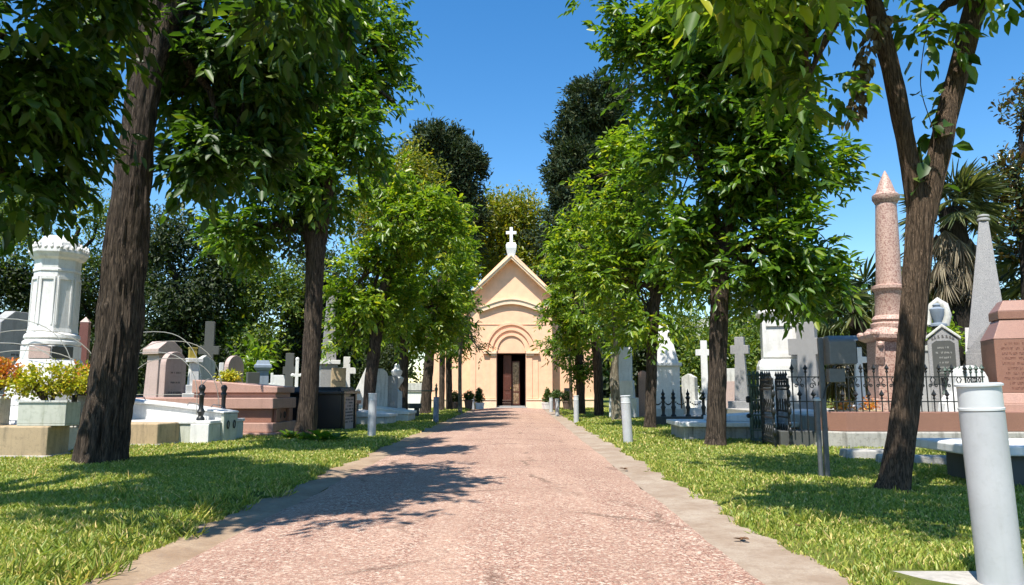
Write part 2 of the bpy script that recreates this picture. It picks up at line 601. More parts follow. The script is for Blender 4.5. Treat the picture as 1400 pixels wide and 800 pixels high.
gx = axis([(-500, -60, 55), (-60, -14, 3), (-14, -4, 0.4), (-4, -2, 0.06), (-2, 1.4, 0.5), (1.4, 3.2, 0.06), (3.2, 14, 0.4), (14, 60, 3), (60, 500, 55)])
gy = axis([(-60, 1, 4), (1, 12, 0.1), (12, 24, 0.2), (24, 50, 0.6), (50, 100, 5), (100, 900, 80)])
XX, YY = np.meshgrid(gx, gy)
ZZ = lawn_z(XX, YY)
nx_, ny_ = len(gx), len(gy)
ii = (np.arange(ny_ - 1)[:, None] * nx_ + np.arange(nx_ - 1)[None]).ravel()
quads = np.stack([ii, ii + 1, ii + nx_ + 1, ii + nx_], 1)


def ground_mat():
    m, t, b = nodes('lawn_soil')
    v = mapping(t, (1, 1, 1))
    n1 = tex(t, 1.1, 6, 0.65, v)
    n2 = tex(t, 24, 5, 0.7, v)
    n3 = tex(t, 140, 3, 0.6, v)
    c = mixc(t, ramp(t, n1.outputs['Fac'], [(0.38, 0), (0.66, 1)]), (0.12, 0.165, 0.025), (0.20, 0.215, 0.045))
    c = mixc(t, ramp(t, n2.outputs['Fac'], [(0.45, 0), (0.75, 0.75)]), c, (0.28, 0.24, 0.10))
    c = mixc(t, ramp(t, n3.outputs['Fac'], [(0.35, 0.6), (0.6, 0)]), c, (0.045, 0.065, 0.012))
    t.links.new(c, b.inputs['Base Color'])
    b.inputs['Roughness'].default_value = 0.95
    b.inputs['Specular IOR Level'].default_value = 0.1
    bump(t, b, n3.outputs['Fac'], 0.8, 0.03)
    return m


M['lawn_soil'] = ground_mat()
g_o = np_mesh('lawn', np.stack([XX.ravel(), YY.ravel(), ZZ.ravel()], 1), quads.ravel(), np.full(len(quads), 4), 'lawn_soil', smooth=True)
tag(g_o, kind='structure')


def path_mat():
    m, t, b = nodes('pink_aggregate')
    v = mapping(t, (1, 1, 1))
    vo = tex(t, 120, kind='ShaderNodeTexVoronoi', vec=v)
    sepc = N(t, 'ShaderNodeSeparateColor')
    t.links.new(vo.outputs['Color'], sepc.inputs[0])
    c = ramp(t, sepc.outputs[0], [(0.0, (0.05, 0.03, 0.025)), (0.22, (0.22, 0.105, 0.08)), (0.5, (0.37, 0.20, 0.15)), (0.78, (0.46, 0.32, 0.24)), (1.0, (0.74, 0.66, 0.55))])
    vo2 = tex(t, 50, kind='ShaderNodeTexVoronoi', vec=v)
    sep2 = N(t, 'ShaderNodeSeparateColor')
    t.links.new(vo2.outputs['Color'], sep2.inputs[0])
    c2 = ramp(t, sep2.outputs[0], [(0.0, (0.05, 0.03, 0.025)), (0.22, (0.20, 0.095, 0.07)), (0.5, (0.34, 0.18, 0.135)), (0.8, (0.47, 0.31, 0.235)), (1.0, (0.78, 0.70, 0.58))])
    c = mixc(t, 0.5, c, c2)
    wear = mapping(t, (1.6, 0.10, 1))
    wn = tex(t, 1.0, 4, 0.6, wear)
    c = mixc(t, ramp(t, wn.outputs['Fac'], [(0.44, 0), (0.68, 0.5)]), c, (0.46, 0.31, 0.235))
    # worn, greyer patches and a few long cracks
    big = tex(t, 0.55, 5, 0.6, v)
    c = mixc(t, ramp(t, big.outputs['Fac'], [(0.42, 0), (0.72, 0.55)]), c, (0.27, 0.165, 0.125))
    mid = tex(t, 3.2, 6, 0.7, v)
    c = mixc(t, ramp(t, mid.outputs['Fac'], [(0.58, 0), (0.82, 0.55)]), c, (0.20, 0.115, 0.085))
    wob = tex(t, 2.2, 8, 0.8, v)
    vadd = mixc(t, 0.55, v, wob.outputs['Color'], 'ADD')
    cr = tex(t, 0.55, kind='ShaderNodeTexVoronoi', vec=vadd)
    cr.feature = 'DISTANCE_TO_EDGE'
    gate = tex(t, 0.8, 3, 0.5, v)
    crk = ramp(t, cr.outputs['Distance'], [(0.0, 0.9), (0.010, 0.55), (0.03, 0)])
    crk = mixc(t, 1.0, crk, ramp(t, gate.outputs['Fac'], [(0.48, 0), (0.6, 0.8)]), 'MULTIPLY')
    c = mixc(t, crk, c, (0.09, 0.055, 0.04))
    c = mixc(t, 1.0, c, (1.03, 1.03, 1.0), 'MULTIPLY')
    t.links.new(c, b.inputs['Base Color'])
    b.inputs['Roughness'].default_value = 0.9
    b.inputs['Specular IOR Level'].default_value = 0.2
    bump(t, b, vo.outputs['Distance'], 0.7, 0.008)
    return m


M['path'] = path_mat()
py_ = axis([(-8, 2, 1), (2, 14, 0.08), (14, CHY + 0.05, 0.4)])
U = np.linspace(0, 1, 15)
pv = []
for y in py_:
    l = PL + 0.03 * wave(y * 0.6, y * 1.1, 3.0) + 0.012 * wave(y * 5, y * 3, 1.0)
    r = PR + 0.02 * wave(y * 0.7, y * 1.3, 8.0) + 0.010 * wave(y * 5, y * 4, 2.0)
    for u in U:
        x = l + (r - l) * u
        pv.append((x, y, 0.010 + 0.055 * (1 - (2 * u - 1) ** 2) + 0.006 * math.sin(y * 0.9 + x)))
k = len(U)
ii = (np.arange(len(py_) - 1)[:, None] * k + np.arange(k - 1)[None]).ravel()
pq = np.stack([ii, ii + 1, ii + k + 1, ii + k], 1)
tag(np_mesh('path', np.array(pv), pq.ravel(), np.full(len(pq), 4), 'path', smooth=True), kind='structure')


def gutter_mat(k=(1, 1, 1)):
    m, t, b = nodes('gutter_concrete')
    v = mapping(t, (1, 1, 1))
    n1 = tex(t, 1.3, 6, 0.7, v)
    n2 = tex(t, 9, 6, 0.75, v)
    n3 = tex(t, 90, 3, 0.6, v)
    c = mixc(t, ramp(t, n1.outputs['Fac'], [(0.38, 0), (0.62, 1)]), tuple(w * q for w, q in zip(k, (0.40, 0.33, 0.255))), tuple(w * q for w, q in zip(k, (0.27, 0.195, 0.135))))
    c = mixc(t, ramp(t, n2.outputs['Fac'], [(0.5, 0), (0.72, 0.8)]), c, (0.19, 0.125, 0.08))
    c = mixc(t, ramp(t, n3.outputs['Fac'], [(0.4, 0.5), (0.6, 0)]), c, (0.22, 0.165, 0.12))
    t.links.new(c, b.inputs['Base Color'])
    b.inputs['Roughness'].default_value = 0.95
    bump(t, b, n2.outputs['Fac'], 0.5, 0.02)
    return m


M['gutter'] = gutter_mat()
M['dirt_gutter'] = gutter_mat((0.95, 0.84, 0.70))
for (x0, x1, zin, zout) in ((GL - 0.35, PL - 0.012, 0.0, -0.004), (PR + 0.012, GR + 0.35, 0.0, 0.0)):
    vs = []
    ys = axis([(-8, 2, 1), (2, 14, 0.1), (14, CHY - 0.6, 0.5)])
    us = np.linspace(0, 1, 9)
    for y in ys:
        for u in us:
            x = x0 + (x1 - x0) * u
            vs.append((x, y, -0.004 + 0.008 * wave(x * 3, y * 1.2, 4.0) - 0.012 * math.exp(-((u - (0.92 if x0 < 0 else 0.08)) / 0.08) ** 2)))
    k = len(us)
    ii = (np.arange(len(ys) - 1)[:, None] * k + np.arange(k - 1)[None]).ravel()
    q = np.stack([ii, ii + 1, ii + k + 1, ii + k], 1)
    tag(np_mesh('gutter', np.array(vs), q.ravel(), np.full(len(q), 4), 'dirt_gutter' if x0 < 0 else 'gutter', smooth=True), kind='structure')

# grass blades: dense near the camera, thinner and broader farther off
gr_ = np.random.default_rng(21)


def grass(name, x0, x1, y0, y1, n, hmul=1.0, seed=0, keep=None):
    u = gr_.random(n)
    y = y0 * (y1 / y0) ** u                                   # even on the picture rather than on the ground
    x = x0 + (x1 - x0) * gr_.random(n)
    if keep is not None:
        k = keep(x, y)
        x, y = x[k], y[k]
    z = lawn_z(x, y)
    k = z > -0.012
    x, y, z = x[k], y[k], z[k]
    m = len(x)
    bare = wave(x * 2.1 + 3, y * 1.7, 6.0) + 0.5 * wave(x * 5, y * 5, 2.0)
    k = (bare < 0.62) | (gr_.random(m) < 0.3)
    x, y, z = x[k], y[k], z[k]
    m = len(x)
    patch = 0.75 + 0.45 * wave(x * 1.3, y * 1.3, 2.0)
    h = (0.026 + 0.038 * gr_.random(m)) * patch * hmul * (1 + 0.012 * y)
    w = (0.0028 + 0.00055 * y) * (0.8 + 0.5 * gr_.random(m))
    a = gr_.random(m) * 2 * PI
    lean = (0.3 + 0.9 * gr_.random(m)) * h
    dx, dy = np.cos(a) * lean, np.sin(a) * lean
    b = gr_.random(m) * PI
    sx, sy = np.cos(b) * w, np.sin(b) * w
    v = np.empty((m, 5, 3), dtype=np.float32)
    v[:, 0] = np.stack([x - sx, y - sy, z - 0.01], 1)
    v[:, 1] = np.stack([x + sx, y + sy, z - 0.01], 1)
    v[:, 2] = np.stack([x + sx * 0.8 + dx * 0.35, y + sy * 0.8 + dy * 0.35, z + h * 0.62], 1)
    v[:, 3] = np.stack([x - sx * 0.8 + dx * 0.35, y - sy * 0.8 + dy * 0.35, z + h * 0.62], 1)
    v[:, 4] = np.stack([x + dx, y + dy, z + h], 1)
    idx = (np.arange(m, dtype=np.int32) * 5)[:, None] + np.array([0, 1, 2, 3, 3, 2, 4], dtype=np.int32)[None]
    o = np_mesh(name, v.reshape(-1, 3), idx.ravel(), np.tile([4, 3], m), 'grass_blade')
    return o


o = grass('grass', -9.5, GL + 0.15, 3.4, 14, 190000)
tag(o, 'short sunlit lawn grass beside the pink path, between the trunks', 'grass', kind='stuff')
PAD = lambda x, y: ~((x > 2.28) & (x < 3.12) & (y > 4.0) & (y < 4.86)) & (np.hypot(x - 2.93, y - 4.6) > 0.14)
o = grass('grass', GR - 0.15, 9.0, 3.4, 14, 170000, hmul=0.8, keep=PAD)
tag(o, 'short lawn grass along the paler gutter, around the grey bollards', 'grass', kind='stuff')
o = grass('grass', -9.0, GL + 0.15, 14, 45, 60000)
tag(o, 'distant lawn strip under the tree row by the white tombs', 'grass', kind='stuff')
o = grass('grass', GR - 0.15, 9.0, 14, 45, 55000)
tag(o, 'distant lawn strip leading to the chapel planters and tall cross', 'grass', kind='stuff')


def tuft(cx, cy, n, spread, h, seed):
    r_ = np.random.default_rng(seed)
    b = np.stack([cx + r_.normal(size=n) * spread, cy + r_.normal(size=n) * spread * 1.3, np.zeros(n)], 1)
    b[:, 2] = np.maximum(lawn_z(b[:, 0], b[:, 1]), -0.01) - 0.01
    d = unit(np.stack([r_.normal(size=n) * 0.7, r_.normal(size=n) * 0.7, np.ones(n) * 0.8], 1))
    nr = r_.normal(size=(n, 3)) + np.array([0, 0, 0.4])
    return b, d, nr, h * (0.6 + 0.8 * r_.random(n)), np.full(n, 0.011) * (0.7 + 0.6 * r_.random(n))


acc = []
for i in range(46):
    y = 4.6 + 5.5 * random.random() ** 1.3
    x = GL - 0.02 - abs(random.gauss(0, 0.22)) - (0.25 if random.random() < 0.3 else 0)
    acc.append(tuft(x, y, 26, 0.05, 0.13, i))
for i in range(40):
    y = 4.6 + 8 * random.random()
    x = GR + 0.05 + abs(random.gauss(0, 0.9))
    if y < 5.3:
        y += 1.2
    acc.append(tuft(x, y, 16, 0.05, 0.10, 100 + i))
for i in range(30):
    acc.append(tuft(random.uniform(-7, -3.4), random.uniform(5, 11), 16, 0.06, 0.12, 300 + i))
acc = [np.concatenate(z) for z in zip(*acc)]
o = leaves_mesh('grass', 'grass_blade', None, *acc)
tag(o, 'coarse long grass tufts hanging over the dirt edge of the path', 'grass', kind='stuff')


# ------------------------------------------------------------------ chapel
def chapel():
    cx = -0.41
    t = thing('chapel', 'peach plastered chapel with a steep gable and dark doorway at the path end', 'chapel', (cx, CHY, 0))
    D0, D1 = 0.0, 1.1            # porch bay depth
    hw, dw, dh = 2.54, 0.90, 3.40
    ez, az = 6.85, 9.25          # eaves and apex of the bay
    w = MB()
    w.box(-hw, -dw, D0, D1, 0, dh)
    w.box(dw, hw, D0, D1, 0, dh)
    w.prof([(-hw, dh), (hw, dh), (hw, ez), (0, az), (-hw, ez)], D0, D1)
    MHW, mez, maz = 5.35, 4.55, 9.85
    w.box(-MHW, -dw, D1, 15, 0, dh)
    w.box(dw, MHW, D1, 15, 0, dh)
    w.prof([(-MHW, dh), (MHW, dh), (MHW, mez), (0, maz), (-MHW, mez)], D1, 15)
    w.build('wall', 'stucco', t, bevel=0.015)
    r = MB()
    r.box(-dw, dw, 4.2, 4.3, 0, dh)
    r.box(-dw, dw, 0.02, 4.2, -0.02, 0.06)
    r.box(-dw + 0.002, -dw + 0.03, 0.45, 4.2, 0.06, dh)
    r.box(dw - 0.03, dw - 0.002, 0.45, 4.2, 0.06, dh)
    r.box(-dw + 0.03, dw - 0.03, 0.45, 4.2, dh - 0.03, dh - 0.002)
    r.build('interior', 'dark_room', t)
    # sloping main parapet behind the bay
    th = 0.22
    pr = MB()
    s = (maz - mez) / MHW
    for sg in (-1, 1):
        pr.prof([(0, maz + 0.004), (sg * (MHW + 0.25), mez - 0.25 * s + 0.004), (sg * (MHW + 0.25), mez - 0.25 * s + 0.16), (0, maz + 0.18)], D1 - 0.06, 15.2)
    pr.build('roof', 'stucco', t)
    # raking cornice of the bay
    s = (az - ez) / hw
    rk = MB()
    for sg in (-1, 1):
        x1 = hw + 0.42
        z1 = ez - 0.42 * s
        rk.prof([(0, az + 0.003), (sg * x1, z1 + 0.003), (sg * x1, z1 + 0.15), (0, az + 0.15)], -0.52, D1 + 0.3)
        rk.prof([(0, az + 0.155), (sg * (x1 + 0.03), z1 + 0.125), (sg * (x1 + 0.03), z1 + 0.24), (0, az + 0.27)], -0.58, D1 + 0.3)
    rk.build('gable_cornice', 'stucco_trim', t, bevel=0.012)
    # swept band across the gable
    pts = []
    n = 22
    for i in range(n + 1):
        x = -2.05 + 4.1 * i / n
        pts.append((x, 5.93 + 0.52 * math.cos(x / 2.05 * PI / 2) ** 1.3))
    mb = MB()
    mb.prof([(x, z) for x, z in pts] + [(x, z + 0.27) for x, z in reversed(pts)], -0.20, -0.004)
    mb.prof([(x, z + 0.273) for x, z in pts] + [(x, z + 0.33) for x, z in reversed(pts)], -0.26, -0.004)
    mb.build('curved_band', 'stucco_trim', t)
    mb = MB()
    mb.box(-hw - 0.02, hw + 0.02, -0.035, -0.003, 5.17, 5.23)
    mb.build('string_course', 'stucco', t)
    # three stepped arch rings over the door
    for r0, r1, d in ((1.47, 1.60, 0.085), (1.16, 1.30, 0.085), (0.86, 0.98, 0.085)):
        a = MB()
        n = 40
        out = []
        for i in range(n + 1):
            q = PI * i / n
            out.append((math.cos(q), math.sin(q) * 1.12))
        a.prof([(x * r1, 3.52 + z * r1) for x, z in out] + [(x * r0, 3.52 + z * r0) for x, z in reversed(out)], -d, -0.003)
        a.build('arch_moulding', 'stucco', t)
    for sg in (-1, 1):
        p = MB()
        p.box(*sorted((sg * (dw + 0.02), sg * 1.30)), -0.10, -0.003, 0.62, 3.22)
        p.box(*sorted((sg * 1.304, sg * 1.66)), -0.05, -0.003, 0.62, 3.30)
        p.build('pilaster', 'stucco', t, bevel=0.008)
        c = MB()
        c.box(*sorted((sg * (dw + 0.01), sg * 1.40)), -0.17, -0.003, 3.225, 3.36)
        c.box(*sorted((sg * (dw + 0.005), sg * 1.74)), -0.24, -0.003, 3.365, 3.50)
        c.build('capital', 'stucco_trim', t, bevel=0.01)
        q = MB()
        q.box(*sorted((sg * (dw + 0.01), sg * (hw + 0.08))), -0.14, -0.003, 0.0, 0.52)
        q.box(*sorted((sg * (dw + 0.005), sg * (hw + 0.10))), -0.18, -0.003, 0.524, 0.60)
        q.box(*sorted((sg * (hw + 0.084), sg * (MHW + 0.08))), D1 - 0.12, D1 - 0.003, 0.0, 0.52)
        q.box(*sorted((sg * (hw + 0.104), sg * (MHW + 0.10))), D1 - 0.16, D1 - 0.003, 0.524, 0.60)
        q.build('plinth', 'stucco_trim', t, bevel=0.01)
        e = MB()
        e.box(*sorted((sg * (hw - 0.004), sg * (hw - 0.34))), -0.045, -0.003, 0.605, 5.165)
        e.build('corner_strip', 'stucco', t)
    st = MB()
    st.box(-dw - 0.08, dw + 0.08, -0.35, 0.3, -0.05, 0.10)
    st.box(-dw + 0.05, dw - 0.05, 0.31, 0.6, 0.0, 0.17)
    st.build('threshold', 'grey_stone', t, bevel=0.01)
    # wooden leaf folded half open, and the glazed inner leaf
    d = MB()
    d.box(-0.50, 0.0, 0.62, 0.68, 0.20, 3.3)
    for z0, z1 in ((0.36, 0.95), (1.1, 2.0), (2.15, 3.1)):
        d.box(-0.42, -0.08, 0.595, 0.618, z0, z1)
    door = d.build('door', 'wood', t, bevel=0.012)
    h = MB()
    h.ball((-0.04, 0.59, 1.25), 0.035)
    h.build('handle', 'brass', door, smooth=60)
    s = MB()
    for i in range(3):
        s.box(-0.56, -0.02, 0.50 - 0.0 * i, 0.61, 0.175 + 0.16 * i, 0.215 + 0.16 * i)
    s.build('door_step', 'terracotta', t)
    g = MB()
    g.box(0.03, 0.09, 0.9, 0.95, 0.2, 2.95)
    g.box(0.47, 0.53, 0.9, 0.95, 0.2, 2.95)
    g.box(0.094, 0.466, 0.9, 0.95, 2.87, 2.95)
    g.box(0.094, 0.466, 0.9, 0.95, 0.98, 1.06)
    g.box(0.094, 0.466, 0.9, 0.95, 0.2, 0.30)
    gd = g.build('inner_door', 'wood', t)
    p = MB()
    p.box(0.094, 0.466, 0.92, 0.93, 0.304, 2.866)
    p.build('pane', 'painted_reflection_glass', gd)
    # white cross on its urn-shaped block
    k = MB()
    k.lathe([(0.26, 9.32), (0.30, 9.45), (0.46, 9.95), (0.48, 10.15), (0.40, 10.20), (0.40, 10.28), (0.20, 10.33)], 4, 0, -0.15, 0, PI / 4, 1, 1)
    k.build('cross_pedestal', 'white_paint', t, bevel=0.01)
    c = MB()
    c.box(-0.10, 0.10, -0.23, -0.07, 10.31, 11.32)
    c.box(-0.33, -0.104, -0.23, -0.07, 10.88, 11.06)
    c.box(0.104, 0.33, -0.23, -0.07, 10.88, 11.06)
    c.build('cross', 'white_paint', t, bevel=0.01)
    return t


def glass_mat():
    m, t, b = nodes('painted_reflection_glass')
    v = mapping(t, (3, 3, 2.2))
    n = tex(t, 2.2, 5, 0.7, v)
    c = ramp(t, n.outputs['Fac'], [(0.35, (0.05, 0.04, 0.035)), (0.5, (0.22, 0.13, 0.075)), (0.62, (0.36, 0.27, 0.18)), (0.75, (0.10, 0.07, 0.05))])  # blurred outdoor reflection painted into the pane's base colour
    t.links.new(c, b.inputs['Base Color'])
    b.inputs['Roughness'].default_value = 0.12
    return m


M['painted_reflection_glass'] = glass_mat()
chapel()

# white low building far beyond the hedge
wb = thing('house', 'white flat roofed house with one dark window beyond the hedge', 'house', (AX(965, 500, 75), 75, 0))
b = MB()
b.box(-3.9, 6.5, 0, 6, 0, 6.6)
b.build('wall', 'white_paint', wb)
b = MB()
b.prof([(-4.2, 6.604), (6.8, 6.604), (6.0, 7.7), (1.0, 8.7), (-3.6, 7.5)], -0.4, 6.4)
b.build('roof', 'old_marble', wb)
b = MB()
b.box(-2.6, -1.2, -0.06, -0.004, 4.6, 6.0)
w_ = b.build('window', 'glass_dark', wb)
b = MB()
b.box(-2.7, -1.1, -0.10, -0.063, 4.48, 4.58)
b.build('sill', 'grey_stone', w_)
MB().box(-2.7, -1.1, -0.10, -0.063, 6.02, 6.10).build('lintel', 'grey_stone', w_)

# ------------------------------------------------------------------ trees of the avenue
def TP(Y, pts, lean_y=0.0):
    """trunk centre line from (px, py, width px) at depth Y -> (x, y, z, r)"""
    o = []
    for px, py, w in pts:
        p = at(px, py, Y)
        o.append((p[0], Y + lean_y * max(p[2], 0), p[2], 0.5 * w * Y / 1000))
    return o


def LB(px, py, Y, rx, rz, n, ry=None):
    p = at(px, py, Y)
    kx = Y / 1000
    return ((p[0], Y, p[2]), (rx * kx, (ry if ry else rx * kx * 0.95), rz * kx), n)


def avenue_tree(label, Y, stem_pts, limbs, lobes, mat='leaf', bark='bark', leaf=0.20, n_rachis=5, n_leaf=7, seed=1,
                flare=True, near=False, clump=0.55, droop=0.55, group='trees in the avenue', extra=None, gap=0.0, rach=0.46):
    if near:
        stem_pts = [(a, b, w * 0.90) for a, b, w in stem_pts]
    pts = TP(Y, stem_pts)
    base = pts[0]
    t = thing('avenue_tree', label, 'tree', (base[0], base[1], 0), 0, group)
    off = np.array([base[0], base[1], 0])
    pts = [(base[0], base[1], -0.15, base[3] * (1.25 if flare else 1.05))] + [(p[0], p[1], max(p[2], 0.03) if i == 0 else p[2], p[3]) for i, p in enumerate(pts)]
    loc = [(p[0] - off[0], p[1] - off[1], p[2], p[3]) for p in pts]
    mb = MB()
    a, r = trunk_path(loc, 0.05 if near else 0.12)
    mb.tube(a, r, 56 if near else 20, 0, bark_jitter(0.16 if near else 0.12, 5.0 if near else 3.0, seed))
    top = loc[-1]
    for lm in limbs:
        q = [(p[0] - off[0], p[1] - off[1], p[2], p[3]) for p in TP(Y, lm)]
        a, r = trunk_path(q, 0.06 if near else 0.12)
        mb.tube(a, r, 28 if near else 12, 0, bark_jitter(0.14, 4.0, seed + 3))
    rr = random.Random(seed)
    P, D = lobes_points(lobes, 0.80, 0.38, clump, 0.85, gap + 0.24, seed)
    heads = [Vector(loc[-1][:3])]
    for lm in limbs:
        q = TP(Y, lm)[-1]
        heads.append(Vector((q[0] - off[0], q[1] - off[1], q[2])))
    hr = max(0.05, top[3] * 0.55)
    for li, (c, rad, n) in enumerate(lobes):
        cv = Vector((c[0] - off[0], c[1] - off[1], c[2]))
        h = min(heads, key=lambda q: (q - cv).length)
        limb_to(mb, h, hr * 0.8, cv, 0.02, 9, 0.06, seed * 10 + li)
        for j in range(9):
            i = rr.randrange(len(P))
            p = Vector(P[i] - off)
            if (p - cv).length < 2.6 * max(rad):
                s = h.lerp(cv, rr.uniform(0.45, 1.0))
                limb_to(mb, s, hr * 0.28, p, 0.006, 6, 0.05, seed * 77 + li * 9 + j)
    mb.build('trunk', bark, t, smooth=80)
    lv = compound(P - off, D, n_rachis, n_leaf, rach, leaf, 0.42, droop, 0.30, seed)
    leaves_mesh('crown', mat, t, *lv)
    return t


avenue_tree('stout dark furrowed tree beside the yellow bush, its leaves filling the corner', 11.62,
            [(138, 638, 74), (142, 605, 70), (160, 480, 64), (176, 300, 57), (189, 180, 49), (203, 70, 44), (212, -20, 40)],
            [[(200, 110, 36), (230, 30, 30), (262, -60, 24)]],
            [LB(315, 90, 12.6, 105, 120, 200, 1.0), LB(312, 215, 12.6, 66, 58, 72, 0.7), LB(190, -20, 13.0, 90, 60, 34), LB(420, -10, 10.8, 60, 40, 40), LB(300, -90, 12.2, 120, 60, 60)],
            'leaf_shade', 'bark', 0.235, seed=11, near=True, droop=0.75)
avenue_tree('tree with a bare lower trunk, broad leafed plants growing round its foot', 18.62,
            [(416, 600, 32), (419, 580, 27), (426, 480, 24), (430, 380, 25), (431, 320, 31)],
            [[(428, 330, 24), (416, 270, 20), (400, 200, 15), (385, 120, 10)], [(434, 330, 26), (446, 260, 22), (456, 190, 17), (470, 90, 11)]],
            [LB(470, 70, 18.8, 72, 85, 210), LB(500, 165, 18.4, 50, 60, 100), LB(375, 190, 18.2, 82, 90, 200), LB(330, 310, 18.4, 42, 45, 55), LB(390, 310, 18.9, 40, 50, 50),
             LB(410, 30, 19, 90, 70, 160), LB(455, 250, 18.8, 48, 58, 85), LB(470, -30, 18.6, 70, 45, 90), LB(535, 60, 18.5, 16, 24, 7), LB(540, 140, 18.2, 14, 18, 6)],
            'leaf', 'bark', 0.21, seed=12)
avenue_tree('leaning tree just behind the pale bollard, with low fresh green foliage', 25.55,
            [(502, 580, 17), (503, 560, 15), (509, 500, 17), (517, 440, 17), (524, 400, 15), (540, 340, 13)], [],
            [LB(545, 310, 25.5, 55, 60, 130), LB(490, 385, 25.2, 40, 60, 100), LB(590, 300, 25.6, 40, 45, 70), LB(525, 420, 25.8, 48, 45, 90), LB(478, 460, 25.5, 22, 32, 28), LB(520, 250, 25.4, 36, 40, 50)],
            'leaf_fresh', 'bark', 0.20, seed=13)
avenue_tree('straight trunked tree standing by the dark stone bench', 29.9,
            [(550, 574, 18), (550, 560, 15), (552, 500, 13), (553, 440, 13), (556, 390, 12)], [],
            [LB(595, 350, 30, 52, 55, 120), LB(560, 410, 29.6, 48, 50, 110), LB(602, 430, 30, 32, 45, 66), LB(560, 460, 30.3, 36, 30, 40), LB(590, 290, 30, 34, 28, 36)],
            'leaf_fresh', 'bark', 0.20, seed=14)
avenue_tree('thick tree leaning towards the path behind the dark blue bollard', 34.04,
            [(582, 568, 17), (582, 555, 15), (586, 500, 14), (592, 440, 13), (600, 400, 12)], [],
            [LB(612, 338, 34, 32, 40, 76), LB(602, 410, 34, 42, 50, 100), LB(620, 385, 34.2, 24, 45, 50), LB(592, 450, 34, 28, 30, 40)],
            'leaf_fresh', 'bark', 0.20, seed=15)
avenue_tree('thin dark trunk nearer the yellow wall, twin of the one next to it', 39.5,
            [(604, 563, 9), (604, 550, 8), (605, 480, 8), (608, 420, 7)], [],
            [LB(622, 430, 39.5, 28, 42, 60), LB(615, 480, 39.5, 24, 22, 22)],
            'leaf', 'bark', 0.20, seed=16)
avenue_tree('dark trunk beside the pale slim trunk at the chapel wall', 40.5,
            [(614, 562, 10), (614, 550, 9), (614, 480, 9), (618, 420, 8)], [],
            [LB(624, 385, 40, 20, 40, 50), LB(628, 450, 40, 20, 34, 40), LB(650, 358, 39.5, 7, 10, 5)],
            'leaf_fresh', 'bark', 0.20, seed=17)
avenue_tree('slim young tree with pale grey bark nearest the chapel door', 36.05,
            [(629, 566, 6), (629, 550, 5.5), (629, 490, 5), (632, 440, 4.5)], [],
            [LB(634, 465, 36, 20, 20, 22), LB(640, 430, 36, 16, 24, 20), LB(656, 482, 36, 9, 5, 3)],
            'leaf', 'bark_pale', 0.18, seed=18, flare=False)
# the two trees nearest the camera: trunks outside the frame, leaves and shade inside it
def near_tree(label, x, y, r, h, lobes, mat, leaf, seed):
    t = thing('avenue_tree', label, 'tree', (x, y, 0), 0, 'trees in the avenue')
    off = np.array([x, y, 0.0])
    mb = MB()
    a, rr = trunk_path([(0, 0, -0.15, r * 1.25), (0, 0, 0.3, r), (0.1, 0.05, h * 0.6, r * 0.9), (0.2, 0.1, h, r * 0.8)], 0.12)
    mb.tube(a, rr, 24, 0, bark_jitter(0.14, 4, seed))
    P, D = lobes_points(lobes, 1.0, 0.4, 0.5, 0.55, 0.0, seed)
    rnd = random.Random(seed)
    for li, (c, rad, n) in enumerate(lobes):
        cv = Vector(np.array(c) - off)
        limb_to(mb, a[-1], r * 0.5, cv, 0.02, 9, 0.05, seed * 7 + li)
        for j in range(8):
            i = rnd.randrange(len(P))
            if np.linalg.norm(P[i] - np.array(c)) < 1.5 * max(rad):
                limb_to(mb, cv, 0.03, P[i] - off, 0.006, 6, 0.05, seed * 9 + li * 8 + j)
    mb.build('trunk', 'bark', t, smooth=80)
    leaves_mesh('crown', mat, t, *compound(P - off, D, 5, 7, 0.44, leaf, 0.42, 0.75, 0.3, seed))


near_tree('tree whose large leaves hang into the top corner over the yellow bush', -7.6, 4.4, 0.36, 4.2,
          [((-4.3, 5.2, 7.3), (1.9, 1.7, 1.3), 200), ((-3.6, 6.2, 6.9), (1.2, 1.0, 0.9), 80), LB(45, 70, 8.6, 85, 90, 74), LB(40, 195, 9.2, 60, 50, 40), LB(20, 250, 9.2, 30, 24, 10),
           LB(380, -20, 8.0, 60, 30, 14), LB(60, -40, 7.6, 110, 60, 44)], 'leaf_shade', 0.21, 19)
near_tree('tree whose pale leaves hang into the top corner beside the forked limbs', 5.4, 1.6, 0.25, 4.0,
          [((3.2, 4.2, 6.9), (1.4, 1.3, 1.1), 110), ((4.5, 4.2, 7.2), (1.3, 1.2, 1.1), 70), ((2.1, 5.6, 4.9), (0.7, 0.5, 0.5), 16), ((1.9, 6.0, 4.9), (0.6, 0.5, 0.4), 12)], 'leaf_fresh', 0.19, 29)
# the other row
t_r1 = avenue_tree('forked tree with climbing leaves standing beside the iron fence', 8.56,
            [(1222, 679, 45), (1226, 650, 40), (1238, 560, 38), (1248, 440, 37), (1256, 330, 38), (1260, 275, 42)],
            [[(1256, 300, 27), (1243, 220, 25), (1226, 130, 25), (1206, 50, 25), (1184, -30, 23)],
             [(1264, 300, 30), (1281, 220, 29), (1302, 130, 29), (1320, 60, 29), (1338, -20, 27)]],
            [LB(1080, 10, 8.2, 85, 50, 40), LB(1105, 105, 8.2, 45, 55, 12), LB(1200, -50, 8.4, 110, 45, 40), LB(1150, 20, 8.5, 60, 36, 12), LB(1400, -40, 8.4, 60, 40, 24),
             LB(1000, 0, 8.0, 50, 45, 14), LB(1050, -90, 8.5, 140, 60, 60), LB(1300, -110, 9.0, 120, 60, 24), LB(1270, 30, 8.6, 40, 36, 4)],
            'leaf', 'bark_fine', 0.19, seed=21, near=True, droop=0.85, clump=0.3, rach=0.38)
